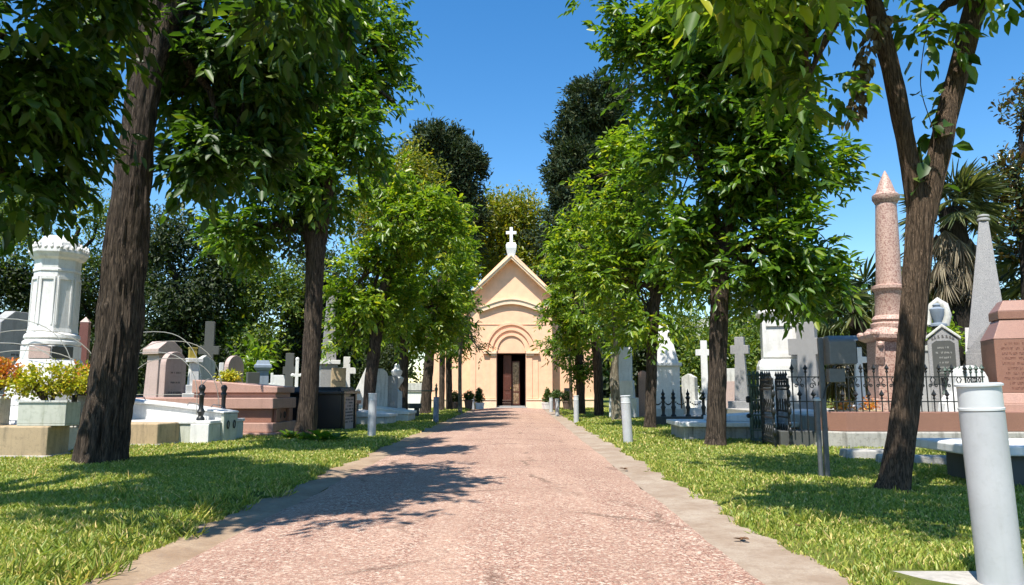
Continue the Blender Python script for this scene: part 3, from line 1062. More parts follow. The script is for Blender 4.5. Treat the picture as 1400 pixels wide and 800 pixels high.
avenue_tree('full crowned tree in front of the white flat tomb', 15.26,
            [(978, 615, 31), (979, 595, 26), (981, 500, 25), (984, 400, 25), (986, 340, 24)],
            [[(985, 350, 18), (965, 250, 15), (930, 140, 10)], [(987, 350, 18), (1010, 250, 15), (1050, 170, 10)]],
            [LB(900, 90, 15.3, 70, 70, 105), LB(1000, 80, 14.7, 105, 100, 230, 1.0), LB(1065, 225, 14.6, 70, 82, 160, 0.8), LB(965, 240, 15.6, 78, 92, 170), LB(1088, 325, 14.7, 58, 62, 100, 0.7),
             LB(1040, 375, 15.4, 72, 42, 90), LB(840, 20, 15.2, 48, 20, 12), LB(920, 330, 15.6, 44, 48, 60), LB(1138, 240, 15.0, 20, 40, 16), LB(1000, -20, 14.6, 95, 40, 50, 0.8), LB(1080, 415, 15.0, 46, 18, 22), LB(1140, 372, 15.1, 18, 14, 6), LB(870, 45, 15.0, 40, 40, 24)],
            'leaf', 'bark', 0.20, seed=22)
avenue_tree('tree behind the grey bollard with its trunk forking under the leaves', 21.99,
            [(889, 589, 18), (889, 575, 16), (891, 500, 15), (894, 430, 15), (897, 400, 16)],
            [[(897, 408, 11), (908, 370, 9), (925, 330, 6)], [(896, 408, 10), (882, 360, 8), (870, 300, 6)]],
            [LB(850, 290, 22, 58, 72, 150), LB(895, 205, 22.2, 52, 58, 110), LB(925, 380, 22, 48, 48, 80), LB(845, 380, 22.3, 46, 48, 85), LB(880, 440, 22, 44, 24, 30), LB(830, 215, 22, 30, 34, 24)],
            'leaf_fresh', 'bark', 0.20, seed=23)
avenue_tree('tree with scarred mottled bark beside the white chair-like monument', 27.94,
            [(844, 576, 16), (843, 560, 14), (840, 510, 12), (842, 460, 8), (840, 420, 7)], [],
            [LB(800, 370, 28, 44, 58, 110), LB(845, 440, 28, 40, 36, 60), LB(785, 325, 28, 24, 32, 28), LB(830, 330, 28.2, 40, 40, 60)],
            'leaf_fresh', 'bark_pale', 0.20, seed=24)
avenue_tree('dark trunked tree partly hiding the peach chapel side wall', 31.49,
            [(819, 571, 15), (819, 558, 13), (817, 500, 13), (812, 450, 11)], [],
            [LB(782, 410, 31.5, 32, 46, 76), LB(752, 385, 31.5, 10, 26, 10), LB(805, 460, 31.5, 38, 26, 46), LB(760, 440, 31.5, 16, 20, 14)],
            'leaf_fresh', 'bark', 0.20, seed=25)
avenue_tree('tree at the end of the row by the round potted bush', 34.1,
            [(794, 568, 13), (794, 556, 12), (793, 510, 12), (788, 460, 9)], [],
            [LB(772, 450, 34, 24, 36, 46), LB(780, 492, 34, 24, 22, 28), LB(752, 474, 34, 9, 9, 4), LB(800, 500, 34, 18, 16, 12)],
            'leaf', 'bark', 0.20, seed=26)
avenue_tree('slender dark sapling beside the small sign at the chapel', 39.0,
            [(781, 563, 5), (781, 550, 4.5), (780, 510, 4.5), (778, 470, 4)], [],
            [LB(772, 470, 39, 18, 24, 24)], 'leaf', 'bark', 0.20, seed=27, flare=False)


# vine leaves climbing the forked trunk
def leaf_run(name, label, cat, anchors, mat, n, leaf, spread, seed, group=None, aspect=0.7, hang=0.6):
    r_ = np.random.default_rng(seed)
    A = np.array(anchors, dtype=float)
    seg = r_.integers(0, len(A) - 1, n)
    u = r_.random(n)[:, None]
    p = A[seg] * (1 - u) + A[seg + 1] * u
    out = unit(r_.normal(size=(n, 3)) * np.array([1, 1, 0.3]))
    b = p + out * spread * (0.6 + 0.6 * r_.random((n, 1)))
    d = out + np.array([0, 0, -hang]) + 0.3 * r_.normal(size=(n, 3))
    nr = out * 0.4 + np.array([0, 0, 0.8]) + 0.4 * r_.normal(size=(n, 3))
    ll = leaf * (0.6 + 0.7 * r_.random(n))
    off = A[0].copy()
    t = thing(name, label, cat, off, 0, group)
    leaves_mesh('foliage', mat, t, b - off, d, nr, ll, ll * aspect)
    s = MB()
    pts = []
    for i in range(len(A)):
        pts.append(Vector(A[i] - off) + Vector((0.03 * math.sin(i * 2.1), -spread * 0.9, 0)))
    s.tube(trunk_path([(q.x, q.y, q.z, 0.006) for q in pts], 0.1)[0], 0.006, 6)
    s.build('stem', 'bark_fine', t, smooth=80)
    return t


leaf_run('climbing_vine', 'broad leafed vine hanging in the fork of the forked tree', 'vine',
         [at(1262, 250, 8.5), at(1268, 190, 8.5), at(1256, 120, 8.5), at(1262, 40, 8.5)], 'leaf_shade', 26, 0.19, 0.10, 5)
leaf_run('climbing_vine', 'broad leafed vine climbing the outer limb of the forked tree', 'vine',
         [at(1272, 290, 8.5), at(1292, 200, 8.5), at(1305, 130, 8.5), at(1312, 50, 8.5)], 'leaf_shade', 24, 0.19, 0.14, 6)
leaf_run('ivy', 'grey green ivy curtain hanging from the tree above the black tomb', 'ivy',
         [at(398, 350, 18.2), at(400, 310, 18.2), at(408, 270, 18.2), at(415, 230, 18.2)], 'leaf_deep', 420, 0.13, 0.22, 7)
leaf_run('dead_leaf_bunch', 'brown withered leaf bunch hanging beside the forked limb', 'dead leaves',
         [at(1168, 165, 8.4), at(1173, 120, 8.4), at(1185, 70, 8.4), at(1205, 20, 8.4)], 'palm_dead', 150, 0.12, 0.07, 8, hang=1.6)


# ------------------------------------------------------------------ background trees
def back_tree(name, label, cat, Y, base_px, lobes, mat, bark='bark_dark', n=10, leaf=0.42, spread=0.42, bias=(0, 0, 0.1), trunk_r=0.35, clump=0.5, seed=1,
              group=None, aspect=0.5, trunk_top=None, shell=0.35, gap=0.0, clump_scale=0.4, jitter=0.8):
    if mat == 'leaf_conifer':
        lobes = [(c, r, int(k * 1.5)) for c, r, k in lobes]
    bx = AX(base_px, 540, Y)
    off = np.array([bx, Y, 0.0])
    leaf *= 0.6 if mat in ('leaf_deep', 'leaf_far', 'leaf_olive') else 1.0
    t = thing(name, label, cat, off, 0, group)
    P, D = lobes_points(lobes, 1.0, shell, clump, clump_scale, gap + 0.06, seed)
    lv = sprays(P - off, D, n * 3 if mat in ('leaf_deep', 'leaf_far', 'leaf_olive') else n, spread, leaf, aspect, bias, jitter, seed)
    mb = MB()
    hi = max(l[0][2] for l in lobes)
    lo = min(l[0][2] - l[1][2] * 0.6 for l in lobes)
    c0 = np.mean([l[0] for l in lobes], axis=0) - off
    zt = trunk_top or max(1.0, lo * 0.6 + hi * 0.25)
    pts, rad = trunk_path([(0, 0, -0.2, trunk_r * 1.3), (0, 0, 0.4, trunk_r), (c0[0] * 0.3, c0[1] * 0.3, zt * 0.6, trunk_r * 0.8), (c0[0] * 0.55, c0[1] * 0.55, zt, trunk_r * 0.6)], 0.4)
    mb.tube(pts, rad, 14, 0, bark_jitter(0.15, 2, seed))
    head = pts[-1]
    for li, (c, r, k) in enumerate(lobes):
        limb_to(mb, head, trunk_r * 0.5, np.array(c) - off, 0.04, 8, 0.04, seed * 31 + li)
        rr = random.Random(seed + li)
        for j in range(4):
            i = rr.randrange(len(P))
            q = P[i]
            if np.linalg.norm(q - np.array(c)) < 1.6 * max(r):
                limb_to(mb, Vector(np.array(c) - off), trunk_r * 0.2, q - off, 0.02, 5, 0.03, seed * 51 + li * 5 + j)
    mb.build('trunk', bark, t, smooth=80)
    leaves_mesh('crown', mat, t, *lv)
    return t


GB = 'trees behind the graves'
back_tree('cypress', 'tall dense blackish evergreen rising behind the chapel', 'tree', 62, 800,
          [LB(815, 150, 62, 48, 42, 150), LB(790, 230, 62, 46, 60, 230), LB(830, 240, 63, 44, 70, 180), LB(795, 330, 62, 52, 70, 280), LB(780, 410, 62, 44, 55, 180), LB(840, 380, 63, 40, 80, 160)],
          'leaf_conifer', n=80, leaf=0.40, spread=0.33, aspect=0.34, bias=(0, 0, 0.35), trunk_r=0.7, seed=31, clump=0.55, clump_scale=0.6, gap=0.10)
back_tree('cypress', 'wide topped blackish evergreen above the pale green tree', 'tree', 64, 612,
          [LB(600, 205, 64, 40, 28, 120), LB(625, 235, 64, 36, 38, 140), LB(588, 250, 64, 40, 50, 150), LB(615, 310, 64, 45, 60, 160)],
          'leaf_conifer', n=80, leaf=0.40, spread=0.33, aspect=0.34, bias=(0, 0, 0.35), trunk_r=0.6, seed=32, clump=0.55, clump_scale=0.6, gap=0.10)
back_tree('broadleaf_tree', 'yellowish green rounded tree below the blackish evergreen', 'tree', 52, 545,
          [LB(550, 240, 52, 44, 42, 170), LB(520, 290, 52, 50, 55, 180), LB(575, 290, 52, 36, 45, 120)], 'leaf_olive', n=12, leaf=0.40, trunk_r=0.4, seed=33, group=GB)
back_tree('broadleaf_tree', 'olive yellow tree right behind the white gable cross', 'tree', 72, 705,
          [LB(700, 300, 72, 44, 30, 180), LB(665, 330, 72, 34, 45, 150), LB(735, 325, 73, 30, 42, 110), LB(700, 365, 72, 60, 40, 150), LB(675, 290, 73, 26, 20, 60)],
          'leaf_olive', n=12, leaf=0.55, spread=0.7, trunk_r=0.6, seed=34, group=GB)
# dark wood on the column side
back_tree('broadleaf_tree', 'airy tree with visible forked limbs above the white column', 'tree', 40, 92,
          [LB(40, 265, 40, 46, 22, 60), LB(110, 250, 40, 44, 20, 55), LB(50, 330, 40, 34, 28, 50), LB(135, 300, 40, 34, 22, 42), LB(110, 350, 40.5, 26, 24, 26), LB(20, 290, 40, 30, 30, 40)],
          'leaf_far', n=12, leaf=0.30, spread=0.45, trunk_r=0.28, seed=41, group=GB, trunk_top=6.5)
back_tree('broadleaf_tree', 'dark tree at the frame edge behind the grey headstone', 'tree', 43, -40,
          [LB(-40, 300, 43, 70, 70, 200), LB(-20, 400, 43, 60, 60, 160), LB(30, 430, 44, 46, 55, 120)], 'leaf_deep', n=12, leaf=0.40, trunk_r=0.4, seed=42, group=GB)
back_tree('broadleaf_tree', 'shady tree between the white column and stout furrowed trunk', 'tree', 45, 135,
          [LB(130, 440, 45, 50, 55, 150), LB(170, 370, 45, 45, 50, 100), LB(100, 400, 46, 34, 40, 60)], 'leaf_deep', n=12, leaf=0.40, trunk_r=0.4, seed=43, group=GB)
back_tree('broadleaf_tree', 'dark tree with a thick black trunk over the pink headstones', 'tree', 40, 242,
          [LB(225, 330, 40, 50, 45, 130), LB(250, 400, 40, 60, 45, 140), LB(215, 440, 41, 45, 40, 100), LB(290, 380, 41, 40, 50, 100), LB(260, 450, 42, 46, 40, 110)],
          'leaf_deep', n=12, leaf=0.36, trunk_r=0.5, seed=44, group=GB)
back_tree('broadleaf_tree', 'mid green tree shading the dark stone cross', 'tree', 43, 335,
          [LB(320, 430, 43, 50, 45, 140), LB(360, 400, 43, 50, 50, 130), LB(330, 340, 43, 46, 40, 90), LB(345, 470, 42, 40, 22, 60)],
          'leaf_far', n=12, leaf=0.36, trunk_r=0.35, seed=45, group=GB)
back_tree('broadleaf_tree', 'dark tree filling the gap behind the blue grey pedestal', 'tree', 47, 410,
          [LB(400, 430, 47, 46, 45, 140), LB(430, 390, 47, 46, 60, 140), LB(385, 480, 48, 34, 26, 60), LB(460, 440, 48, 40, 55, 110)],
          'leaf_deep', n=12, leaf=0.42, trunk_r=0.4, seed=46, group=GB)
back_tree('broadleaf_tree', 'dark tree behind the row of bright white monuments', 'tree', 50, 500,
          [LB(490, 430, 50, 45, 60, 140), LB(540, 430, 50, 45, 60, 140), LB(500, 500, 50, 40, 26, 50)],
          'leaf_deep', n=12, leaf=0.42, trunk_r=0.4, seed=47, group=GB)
for i, (px, py, Y, rx, rz, n, lab) in enumerate([
        (15, 480, 36, 60, 45, 140, 'dark shrub behind the grey peaked headstone'),
        (130, 495, 38, 44, 40, 110, 'dark shrub behind the slim red obelisk'),
        (205, 490, 40, 50, 42, 120, 'dark shrub behind the gable topped pink pedestal'),
        (300, 500, 40, 50, 36, 120, 'dark shrub behind the leaning pink slab'),
        (345, 506, 34, 14, 22, 40, 'bright green bush beside the leaning pink slab'),
        (400, 500, 46, 44, 36, 110, 'dark shrub behind the pair of small white crosses'),
        (520, 500, 48, 60, 36, 130, 'dark shrub behind the white monuments')]):
    back_tree('shrub', lab, 'shrub', Y, px, [LB(px, py, Y, rx, rz, n)], 'leaf_fresh' if 'bright' in lab else 'leaf_deep', n=12, leaf=0.30, spread=0.4, trunk_r=0.1, seed=60 + i,
              group='shrubs behind the graves', trunk_top=0.6, shell=0.1)
# the sunnier side
for i, (px, py, Y, rx, rz, n, lab, mt) in enumerate([
        (930, 470, 44, 34, 52, 130, 'olive green tree below the white house window', 'leaf_far'),
        (985, 490, 40, 44, 45, 130, 'leafy hedge tree behind the white stepped cross', 'leaf_far'),
        (1050, 480, 42, 40, 44, 100, 'hedge tree behind the big white pedestal', 'leaf_far'),
        (1148, 405, 50, 30, 32, 90, 'small round blackish evergreen over the hedge', 'leaf_conifer'),
        (1120, 470, 40, 44, 40, 110, 'hedge tree behind the tall grey cross', 'leaf_far'),
        (1270, 400, 36, 34, 46, 100, 'dark tree between the pink column and palm', 'leaf_deep'),
        (1345, 440, 40, 50, 40, 110, 'dark tree behind the grey obelisk', 'leaf_deep'),
        (1400, 470, 38, 40, 40, 90, 'dark tree behind the brown granite pedestal', 'leaf_deep'),
        (1200, 470, 42, 44, 44, 100, 'dark tree behind the pink column pedestal', 'leaf_deep'),
        (870, 470, 44, 40, 50, 110, 'dark tree behind the white chair-like monument', 'leaf_deep'),
        (1278, 452, 24, 22, 26, 70, 'lime green bush behind the draped urn', 'leaf_fresh')]):
    back_tree('broadleaf_tree' if 'bush' not in lab else 'shrub', lab, 'tree' if 'bush' not in lab else 'shrub', Y, px,
              [LB(px, py, Y, rx, rz, n), LB(px + rx * 0.5, py + rz * 0.5, Y + 0.5, rx * 0.8, rz * 0.7, n // 2)], mt, n=12, leaf=0.34 if mt != 'leaf_fresh' else 0.16,
              spread=0.45 if mt != 'leaf_fresh' else 0.2, trunk_r=0.22, seed=80 + i, group=GB, trunk_top=2.0, shell=0.15)
back_tree('magnolia_tree', 'glossy leafed magnolia with brown leaf backs beside the palm', 'tree', 27, 1410,
          [LB(1402, 150, 27, 24, 34, 34), LB(1392, 245, 27, 44, 36, 80), LB(1420, 310, 27, 60, 45, 80), LB(1365, 290, 27, 26, 28, 24), LB(1430, 210, 27.5, 40, 60, 60)],
          'leaf_magnolia', n=16, leaf=0.22, spread=0.22, trunk_r=0.25, seed=95, aspect=0.42, clump=0.4)


# fan palms
def palm(label, Y, px, head_py, trunk_px, n_live, n_dead, frond, seed, dead_len=1.9):
    x = AX(px, 540, Y)
    zc = AZ(px, head_py, Y)
    t = thing('fan_palm', label, 'palm', (x, Y, 0), 0, 'fan palms')
    r0 = trunk_px * Y / 2000
    mb = MB()
    pts, rad = trunk_path([(0, 0, -0.2, r0 * 1.2), (0, 0, 1, r0), (0.05, 0, zc * 0.6, r0 * 0.95), (0, 0, zc, r0 * 0.8)], 0.12)
    mb.tube(pts, rad, 18, 0, bark_jitter(0.2, 3, seed))
    mb.build('trunk', 'bark_dark', t, smooth=60)
    r_ = np.random.default_rng(seed)

    def fans(n, el0, el1, drop, pet, size):
        B, Dd, Nn, L, W = [], [], [], [], []
        st = MB()
        for i in range(n):
            az = r_.random() * 2 * PI
            el = R(el0 + (el1 - el0) * r_.random())
            d = np.array([math.cos(az) * math.cos(el), math.sin(az) * math.cos(el), math.sin(el)])
            o = np.array([0, 0, zc - drop * r_.random()])
            p = o + d * pet * (0.8 + 0.4 * r_.random()) + np.array([0, 0, -0.1])
            st.tube([o, (o + p) / 2 + np.array([0, 0, 0.06]), p], [0.025, 0.02, 0.014], 5)
            side = unit(np.cross(d, np.array([0, 0, 1.0])))
            up = np.cross(side, d)
            m = 26
            for q in range(m):
                th = R(-115 + 230 * q / (m - 1))
                dd = d * math.cos(th) + side * math.sin(th) + np.array([0, 0, -0.30 - 0.25 * r_.random()])
                B.append(p)
                Dd.append(dd)
                Nn.append(up + 0.3 * r_.normal(size=3))
                L.append(size * (0.8 + 0.25 * math.cos(th)) * (0.9 + 0.2 * r_.random()))
                W.append(size * 0.05)
        return np.array(B), np.array(Dd), np.array(Nn), np.array(L), np.array(W), st
    b, d, nn, l, w, st = fans(n_live, -12, 75, 0.3, frond * 0.9, frond)
    leaves_mesh('fronds', 'palm_green', t, b, d, nn, l, w)
    st.build('frond_stalks', 'palm_green', t)
    if n_dead:
        b, d, nn, l, w, st = fans(n_dead, -80, -35, dead_len, frond * 0.8, frond)
        leaves_mesh('dead_fronds', 'palm_dead', t, b, d + np.array([0, 0, -0.6]), nn, l, w)
    return t


palm('big fan palm with a skirt of dead fronds behind the grey obelisk', 25, 1322, 285, 40, 30, 60, 1.05, 1)
palm('half hidden fan palm touching the edge of the magnolia', 29, 1425, 385, 30, 26, 20, 1.5, 2)
palm('fan palm with drooping fronds beside the pink column', 33, 1178, 425, 26, 30, 24, 1.7, 3)
palm('small distant fan palm above the grey stepped cross', 46, 1035, 448, 18, 26, 14, 1.8, 4)

# far wood closing the view
fr = np.random.default_rng(5)
lob = []
for x in list(range(-110, -16, 7)) + list(range(18, 120, 7)):
    lob.append(((x + fr.normal() * 2, 98 + fr.normal() * 4, 3.2), (6.5, 5, 3.6 + fr.random() * 2.0), 150))
P, D = lobes_points(lob, 1.0, 0.3, 0.4, 0.2, 0.0, 9)
o = leaves_mesh('far_wood', 'leaf_deep', None, *sprays(P, D, 10, 1.2, 1.3, 0.6, (0, 0, 0.1), 0.8, 9))
tag(o, 'far wood closing the view beyond all the graves', 'wood', kind='stuff')

# ------------------------------------------------------------------ graves and ironwork
def poly(mb, pts, z0, z1, mi=0):
    n = len(pts)
    vs = [(p[0], p[1], z0) for p in pts] + [(p[0], p[1], z1) for p in pts]
    fs = [tuple(range(n - 1, -1, -1)), tuple(range(n, 2 * n))] + [(i, (i + 1) % n, (i + 1) % n + n, i + n) for i in range(n)]
    mb.add(vs, fs, mi)
    return mb


def strokes(parent, x0, x1, z0, z1, rows, y, h=0.05, seed=0, mat='carving', fill=0.75):
    """worn carved lines, too worn to read"""
    r_ = random.Random(seed)
    mb = MB()
    for i in range(rows):
        z = z1 - (z1 - z0) * (i + 0.5) / rows
        half = (x1 - x0) / 2 * r_.uniform(0.45, 1.0)
        c = (x0 + x1) / 2
        x = c - half
        while x < c + half:
            w = h * r_.uniform(0.25, 0.55)
            if r_.random() < fill:
                k = r_.randrange(3)
                mb.box(x, x + w * 0.3, y - 0.004, y + 0.004, z - h / 2, z + h / 2)
                if k:
                    mb.box(x + w * 0.301, x + w, y - 0.004, y + 0.004, z + (h / 2 - h * 0.2 if k == 1 else -h / 2), z + (h / 2 if k == 1 else -h / 2 + h * 0.2))
            x += w * 1.35
    return mb.build('inscription', mat, parent)


def place(px, Y, rz=0.0, z=0.0, py=535):
    return (AX(px, py, Y), Y, z), R(rz)


def slab(name, label, cat, px, Y, top, w, d, mat, shape='round', rz=0, z=0.0, base=True, rows=0, group=None, face=None, tilt=0.0):
    loc, a = place(px, Y, rz, z)
    t = thing(name, label, cat, loc, a, group)
    t.rotation_euler = (0, R(tilt), a)
    h = AZ(px, top, Y) - z
    z0 = 0.0
    if base:
        b = MB().cbox(w * 1.3, d * 1.9, 0, 0.16)
        b.build('base', mat, t, bevel=0.012)
        z0 = 0.163
    pts = [(-w / 2, z0), (w / 2, z0)]
    if shape == 'round':
        zr = h - w / 2 * 0.95
        pts += [(math.cos(q) * w / 2, zr + math.sin(q) * w / 2 * 0.95) for q in np.linspace(0, PI, 15)]
    elif shape == 'peak':
        pts += [(w / 2, h - w * 0.22), (w * 0.2, h), (-w * 0.2, h), (-w / 2, h - w * 0.22)]
    elif shape == 'shoulder':
        pts += [(w / 2, h - w * 0.28), (0, h), (-w / 2, h - w * 0.28)]
    else:
        pts += [(w / 2, h), (-w / 2, h)]
    m = MB().prof(pts, -d / 2, d / 2)
    m.build('stone', mat, t, bevel=0.014)
    if rows:
        strokes(t, -w * 0.36, w * 0.36, z0 + (h - z0) * 0.25, z0 + (h - z0) * 0.78, rows, -d / 2 - 0.003, 0.045, int(px))
    return t


def cross(name, label, px, Y, top, wpx, mat, shaft=0.16, d=None, steps=0, arm_f=0.72, rz=0, z=0.0, taper=0.0, base_mat=None, step_w=1.1, trefoil=False, group=None):
    loc, a = place(px, Y, rz, z)
    t = thing(name, label, 'cross', loc, a, group)
    h = AZ(px, top, Y) - z
    w = wpx * Y / 1000
    d = d or shaft * 0.8
    z0 = 0.0
    if steps:
        s = MB()
        sh = min(0.26, h * 0.14)
        for i in range(steps):
            k = step_w * (1 - i / (steps + 0.6))
            s.cbox(k, k * 0.8, i * sh + (0.002 if i else 0), (i + 1) * sh)
        s.build('stepped_base', base_mat or mat, t, bevel=0.012)
        z0 = steps * sh + 0.002
    az = z0 + (h - z0) * arm_f
    m = MB()
    hs = shaft / 2
    ht = hs * (1 + taper)
    ah = shaft * 0.95
    m.prof([(-ht, z0), (ht, z0), (hs, az - ah / 2), (w / 2, az - ah / 2), (w / 2, az + ah / 2), (hs, az + ah / 2), (hs, h), (-hs, h), (-hs, az + ah / 2), (-w / 2, az + ah / 2), (-w / 2, az - ah / 2), (-hs, az - ah / 2)], -d / 2, d / 2)
    if trefoil:
        for (x, zz) in ((w / 2, az), (-w / 2, az), (0, h)):
            m.ball((x, 0, zz), shaft * 0.62, 10)
    m.build('cross_shaft', mat, t, bevel=0.012)
    return t


HS = 'headstones among the graves'
# --- graves on the yellow bush side
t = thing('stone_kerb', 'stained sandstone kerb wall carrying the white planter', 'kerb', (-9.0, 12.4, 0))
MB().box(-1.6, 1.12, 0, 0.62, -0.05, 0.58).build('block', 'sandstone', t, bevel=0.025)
MB().box(-1.65, 1.16, -0.03, 0.66, -0.05, 0.10).build('footing', 'concrete', t, bevel=0.02)
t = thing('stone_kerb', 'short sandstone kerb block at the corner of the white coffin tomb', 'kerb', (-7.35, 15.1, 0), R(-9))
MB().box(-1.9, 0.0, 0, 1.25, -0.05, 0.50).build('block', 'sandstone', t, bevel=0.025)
MB().box(-1.95, 0.04, -0.04, 1.25, -0.05, 0.09).build('footing', 'concrete', t, bevel=0.02)


def planter(label, px, Y, z, wpx, hpx, seed, mat, n, py, bw, bh, group):
    x = AX(px, py, Y)
    w = wpx * Y / 1000
    h = hpx * Y / 1000
    t = thing('planter', label, 'planter', (x, Y, z), R(4), group)
    b = MB()
    b.cbox(w, w * 0.6, 0.0, 0.03)
    for y0 in (-w * 0.3, w * 0.3 - 0.04):
        b.box(-w / 2, w / 2, y0, y0 + 0.04, 0.032, h)
    for x0 in (-w / 2, w / 2 - 0.04):
        b.box(x0, x0 + 0.04, -w * 0.3 + 0.041, w * 0.3 - 0.041, 0.032, h)
    box = b.build('box', 'green_marble' if seed == 1 else 'old_marble', t, bevel=0.008)
    rim = MB()
    rim.box(-w / 2 - 0.02, w / 2 + 0.02, -w * 0.3 - 0.02, -w * 0.3 + 0.05, h + 0.001, h + 0.035)
    rim.build('rim', 'old_marble', t)
    MB().cbox(w - 0.085, w * 0.6 - 0.085, 0.033, h - 0.03).build('soil', 'soil', t)
    p = thing('bush', label.replace('planter', 'bush').replace('box with', 'bush in').replace(' below', ' above'), 'bush', (x, Y, z + h - 0.04), 0, None)
    s = MB()
    r_ = random.Random(seed)
    tips = []
    for i in range(9):
        q = (r_.uniform(-bw, bw) * 0.5, r_.uniform(-0.2, 0.2), bh * r_.uniform(0.5, 0.9))
        tips.append(q)
        limb_to(s, (r_.uniform(-0.1, 0.1), 0, 0), 0.022, q, 0.005, 7, 0.05, seed * 9 + i, 0.25)
    s.build('stems', 'bark_fine', p, smooth=80)
    P, D = lobes_points([((0, 0, bh * 0.62), (bw * 0.55, 0.30, bh * 0.42), n), ((-bw * 0.3, 0, bh * 0.5), (bw * 0.4, 0.26, bh * 0.35), n // 2), ((bw * 0.35, 0, bh * 0.62), (bw * 0.3, 0.25, bh * 0.3), n // 3)], 1, 0.35, 0.4, 3.0, 0.0, seed)
    leaves_mesh('foliage', mat, p, *sprays(P, D, 9, 0.035, 0.055, 0.6, (0, 0, 0.4), 0.7, seed))
    return t, p


t, p = planter('x', 68, 12.7, 0.581, 62, 31, 1, 'leaf_yellow', 200, 560, 1.25, 0.68, None)
tag(t, 'pale stone planter box below the spreading yellow bush', 'planter')
tag(p, 'spreading yellow green bush growing in the pale planter box', 'bush')
t, p = planter('x', -14, 12.75, 0.581, 40, 36, 2, 'leaf_orange', 120, 560, 0.72, 0.75, None)
tag(t, 'planter at the frame edge holding the orange bush', 'planter')
tag(p, 'orange leaved bush at the frame edge by the yellow bush', 'bush')
t, p = planter('x', 113, 13.6, 0.50, 24, 40, 3, 'leaf_orange', 60, 545, 0.62, 0.62, None)
tag(t, 'narrow white planter half hidden by the stout furrowed trunk', 'planter')
tag(p, 'small orange tipped bush peeking out beside the stout trunk', 'bush')

# white octagonal column
Yc = 14.9
xc = AX(66, 530, Yc)
t = thing('column_monument', 'white octagonal marble column with a crested top behind the yellow bush', 'monument', (xc, Yc, 0), R(10))
t.scale = (0.84, 0.84, 1.0)
q8 = PI / 8
zz = lambda py, Y=Yc, px=75: AZ(px, py, Y)
k8 = 1 / math.cos(q8)
MB().lathe([(0.80 * k8, 0), (0.80 * k8, zz(522)), (0.70 * k8, zz(508)), (0.70 * k8, zz(503)), (0.60 * k8, zz(492))], 8, 0, 0, 0, q8).build('plinth', 'white_marble', t, bevel=0.012)
MB().lathe([(0.585 * k8, zz(492) + 0.002), (0.585 * k8, zz(474))], 8, 0, 0, 0, q8).build('die', 'white_marble', t, bevel=0.01)
b = MB()
b.cbox(0.46, 0.03, zz(491), zz(475), 0, -0.60)
b.build('panel', 'pale_pink', t)
b = MB()
c, s = math.cos(R(45)), math.sin(R(45))
vs = []
for (u, d_) in ((-0.23, 0.588), (0.23, 0.588), (0.23, 0.615), (-0.23, 0.615)):
    vs.append((c * d_ + s * u, -s * d_ + c * u))
poly(b, vs, zz(491), zz(475)).build('panel', 'black_granite', t)
MB().lathe([(0.58, zz(474) + 0.002), (0.62, zz(472)), (0.62, zz(468)), (0.56, zz(465.5)), (0.60, zz(463)), (0.585, zz(459)), (0.52, zz(456))], 32).build('torus_moulding', 'white_marble', t, smooth=40)
sh = MB()
sh.lathe([(0.505 * k8, zz(456) + 0.002), (0.485 * k8, zz(450)), (0.455 * k8, zz(374))], 8, 0, 0, 0, q8)
sh.build('shaft', 'white_marble', t, bevel=0.012)
b = MB()
for i in range(8):
    a = i * PI / 4 + R(-90)
    for (z0, z1, hw) in ((zz(446), zz(385), 0.145),):
        ro, ri = 0.515, 0.47
        for sg in (-1, 1):
            p0 = [(math.cos(a) * r - math.sin(a) * u, math.sin(a) * r + math.cos(a) * u) for r, u in ((0.45, sg * 0.13), (0.496, sg * 0.13), (0.496, sg * 0.165), (0.45, sg * 0.165))]
            poly(b, p0 if sg > 0 else p0[::-1], z0, z1)
        p0 = [(math.cos(a) * r - math.sin(a) * u, math.sin(a) * r + math.cos(a) * u) for r, u in ((0.44, -0.165), (0.49, -0.165), (0.49, 0.165), (0.44, 0.165))]
        poly(b, p0, z1 + 0.002, z1 + 0.06)
b.build('panel_frame', 'white_marble', t)
MB().lathe([(0.475 * k8, zz(374) + 0.002), (0.475 * k8, zz(371)), (0.455 * k8, zz(370)), (0.465 * k8, zz(358)), (0.54 * k8, zz(355)), (0.56 * k8, zz(352)), (0.60 * k8, zz(349)), (0.60 * k8, zz(345))], 8, 0, 0, 0, q8).build('cornice', 'white_marble', t, bevel=0.006)
b = MB()
r_ = random.Random(4)
for i in range(8):
    a0, a1 = i * PI / 4 + q8, (i + 1) * PI / 4 + q8
    for f in (0.08, 0.36, 0.64, 0.92):
        x = 0.575 * k8 * (math.cos(a0) * (1 - f) + math.cos(a1) * f)
        y = 0.575 * k8 * (math.sin(a0) * (1 - f) + math.sin(a1) * f)
        b.ball((x, y, zz(345) + 0.035), 0.05, 8, sz=1.0)
        if f in (0.08, 0.64):
            b.ball((x, y, zz(345) + 0.085), 0.034, 8, sz=1.7)
b.build('crest', 'white_marble', t, smooth=60)
MB().lathe([(0.50, zz(345) + 0.002), (0.47, zz(335)), (0.36, zz(326)), (0.34, zz(325))], 8, 0, 0, 0, q8).build('cap', 'white_marble', t, bevel=0.01)

slab('headstone', 'grey headstone with a peaked top at the frame edge', 'headstone', 16, 16.6, 427, 1.25, 0.27, 'grey_stone', 'peak', 84, rows=6, group=HS)
t = thing('obelisk', 'slim red granite obelisk between the white column and stout trunk', 'obelisk', (AX(110, 535, 18.5), 18.5, 0), R(15))
h = AZ(110, 441, 18.5)
MB().cbox(0.5, 0.5, 0, 0.3).build('base', 'red_granite', t, bevel=0.01)
MB().cbox(0.26, 0.26, 0.302, h, tx=0.03, ty=0.03).build('shaft', 'red_granite', t, bevel=0.008)
MB().cbox(0.21, 0.21, h + 0.002, h + 0.14, tx=0.1, ty=0.1).build('tip', 'pale_pink', t)
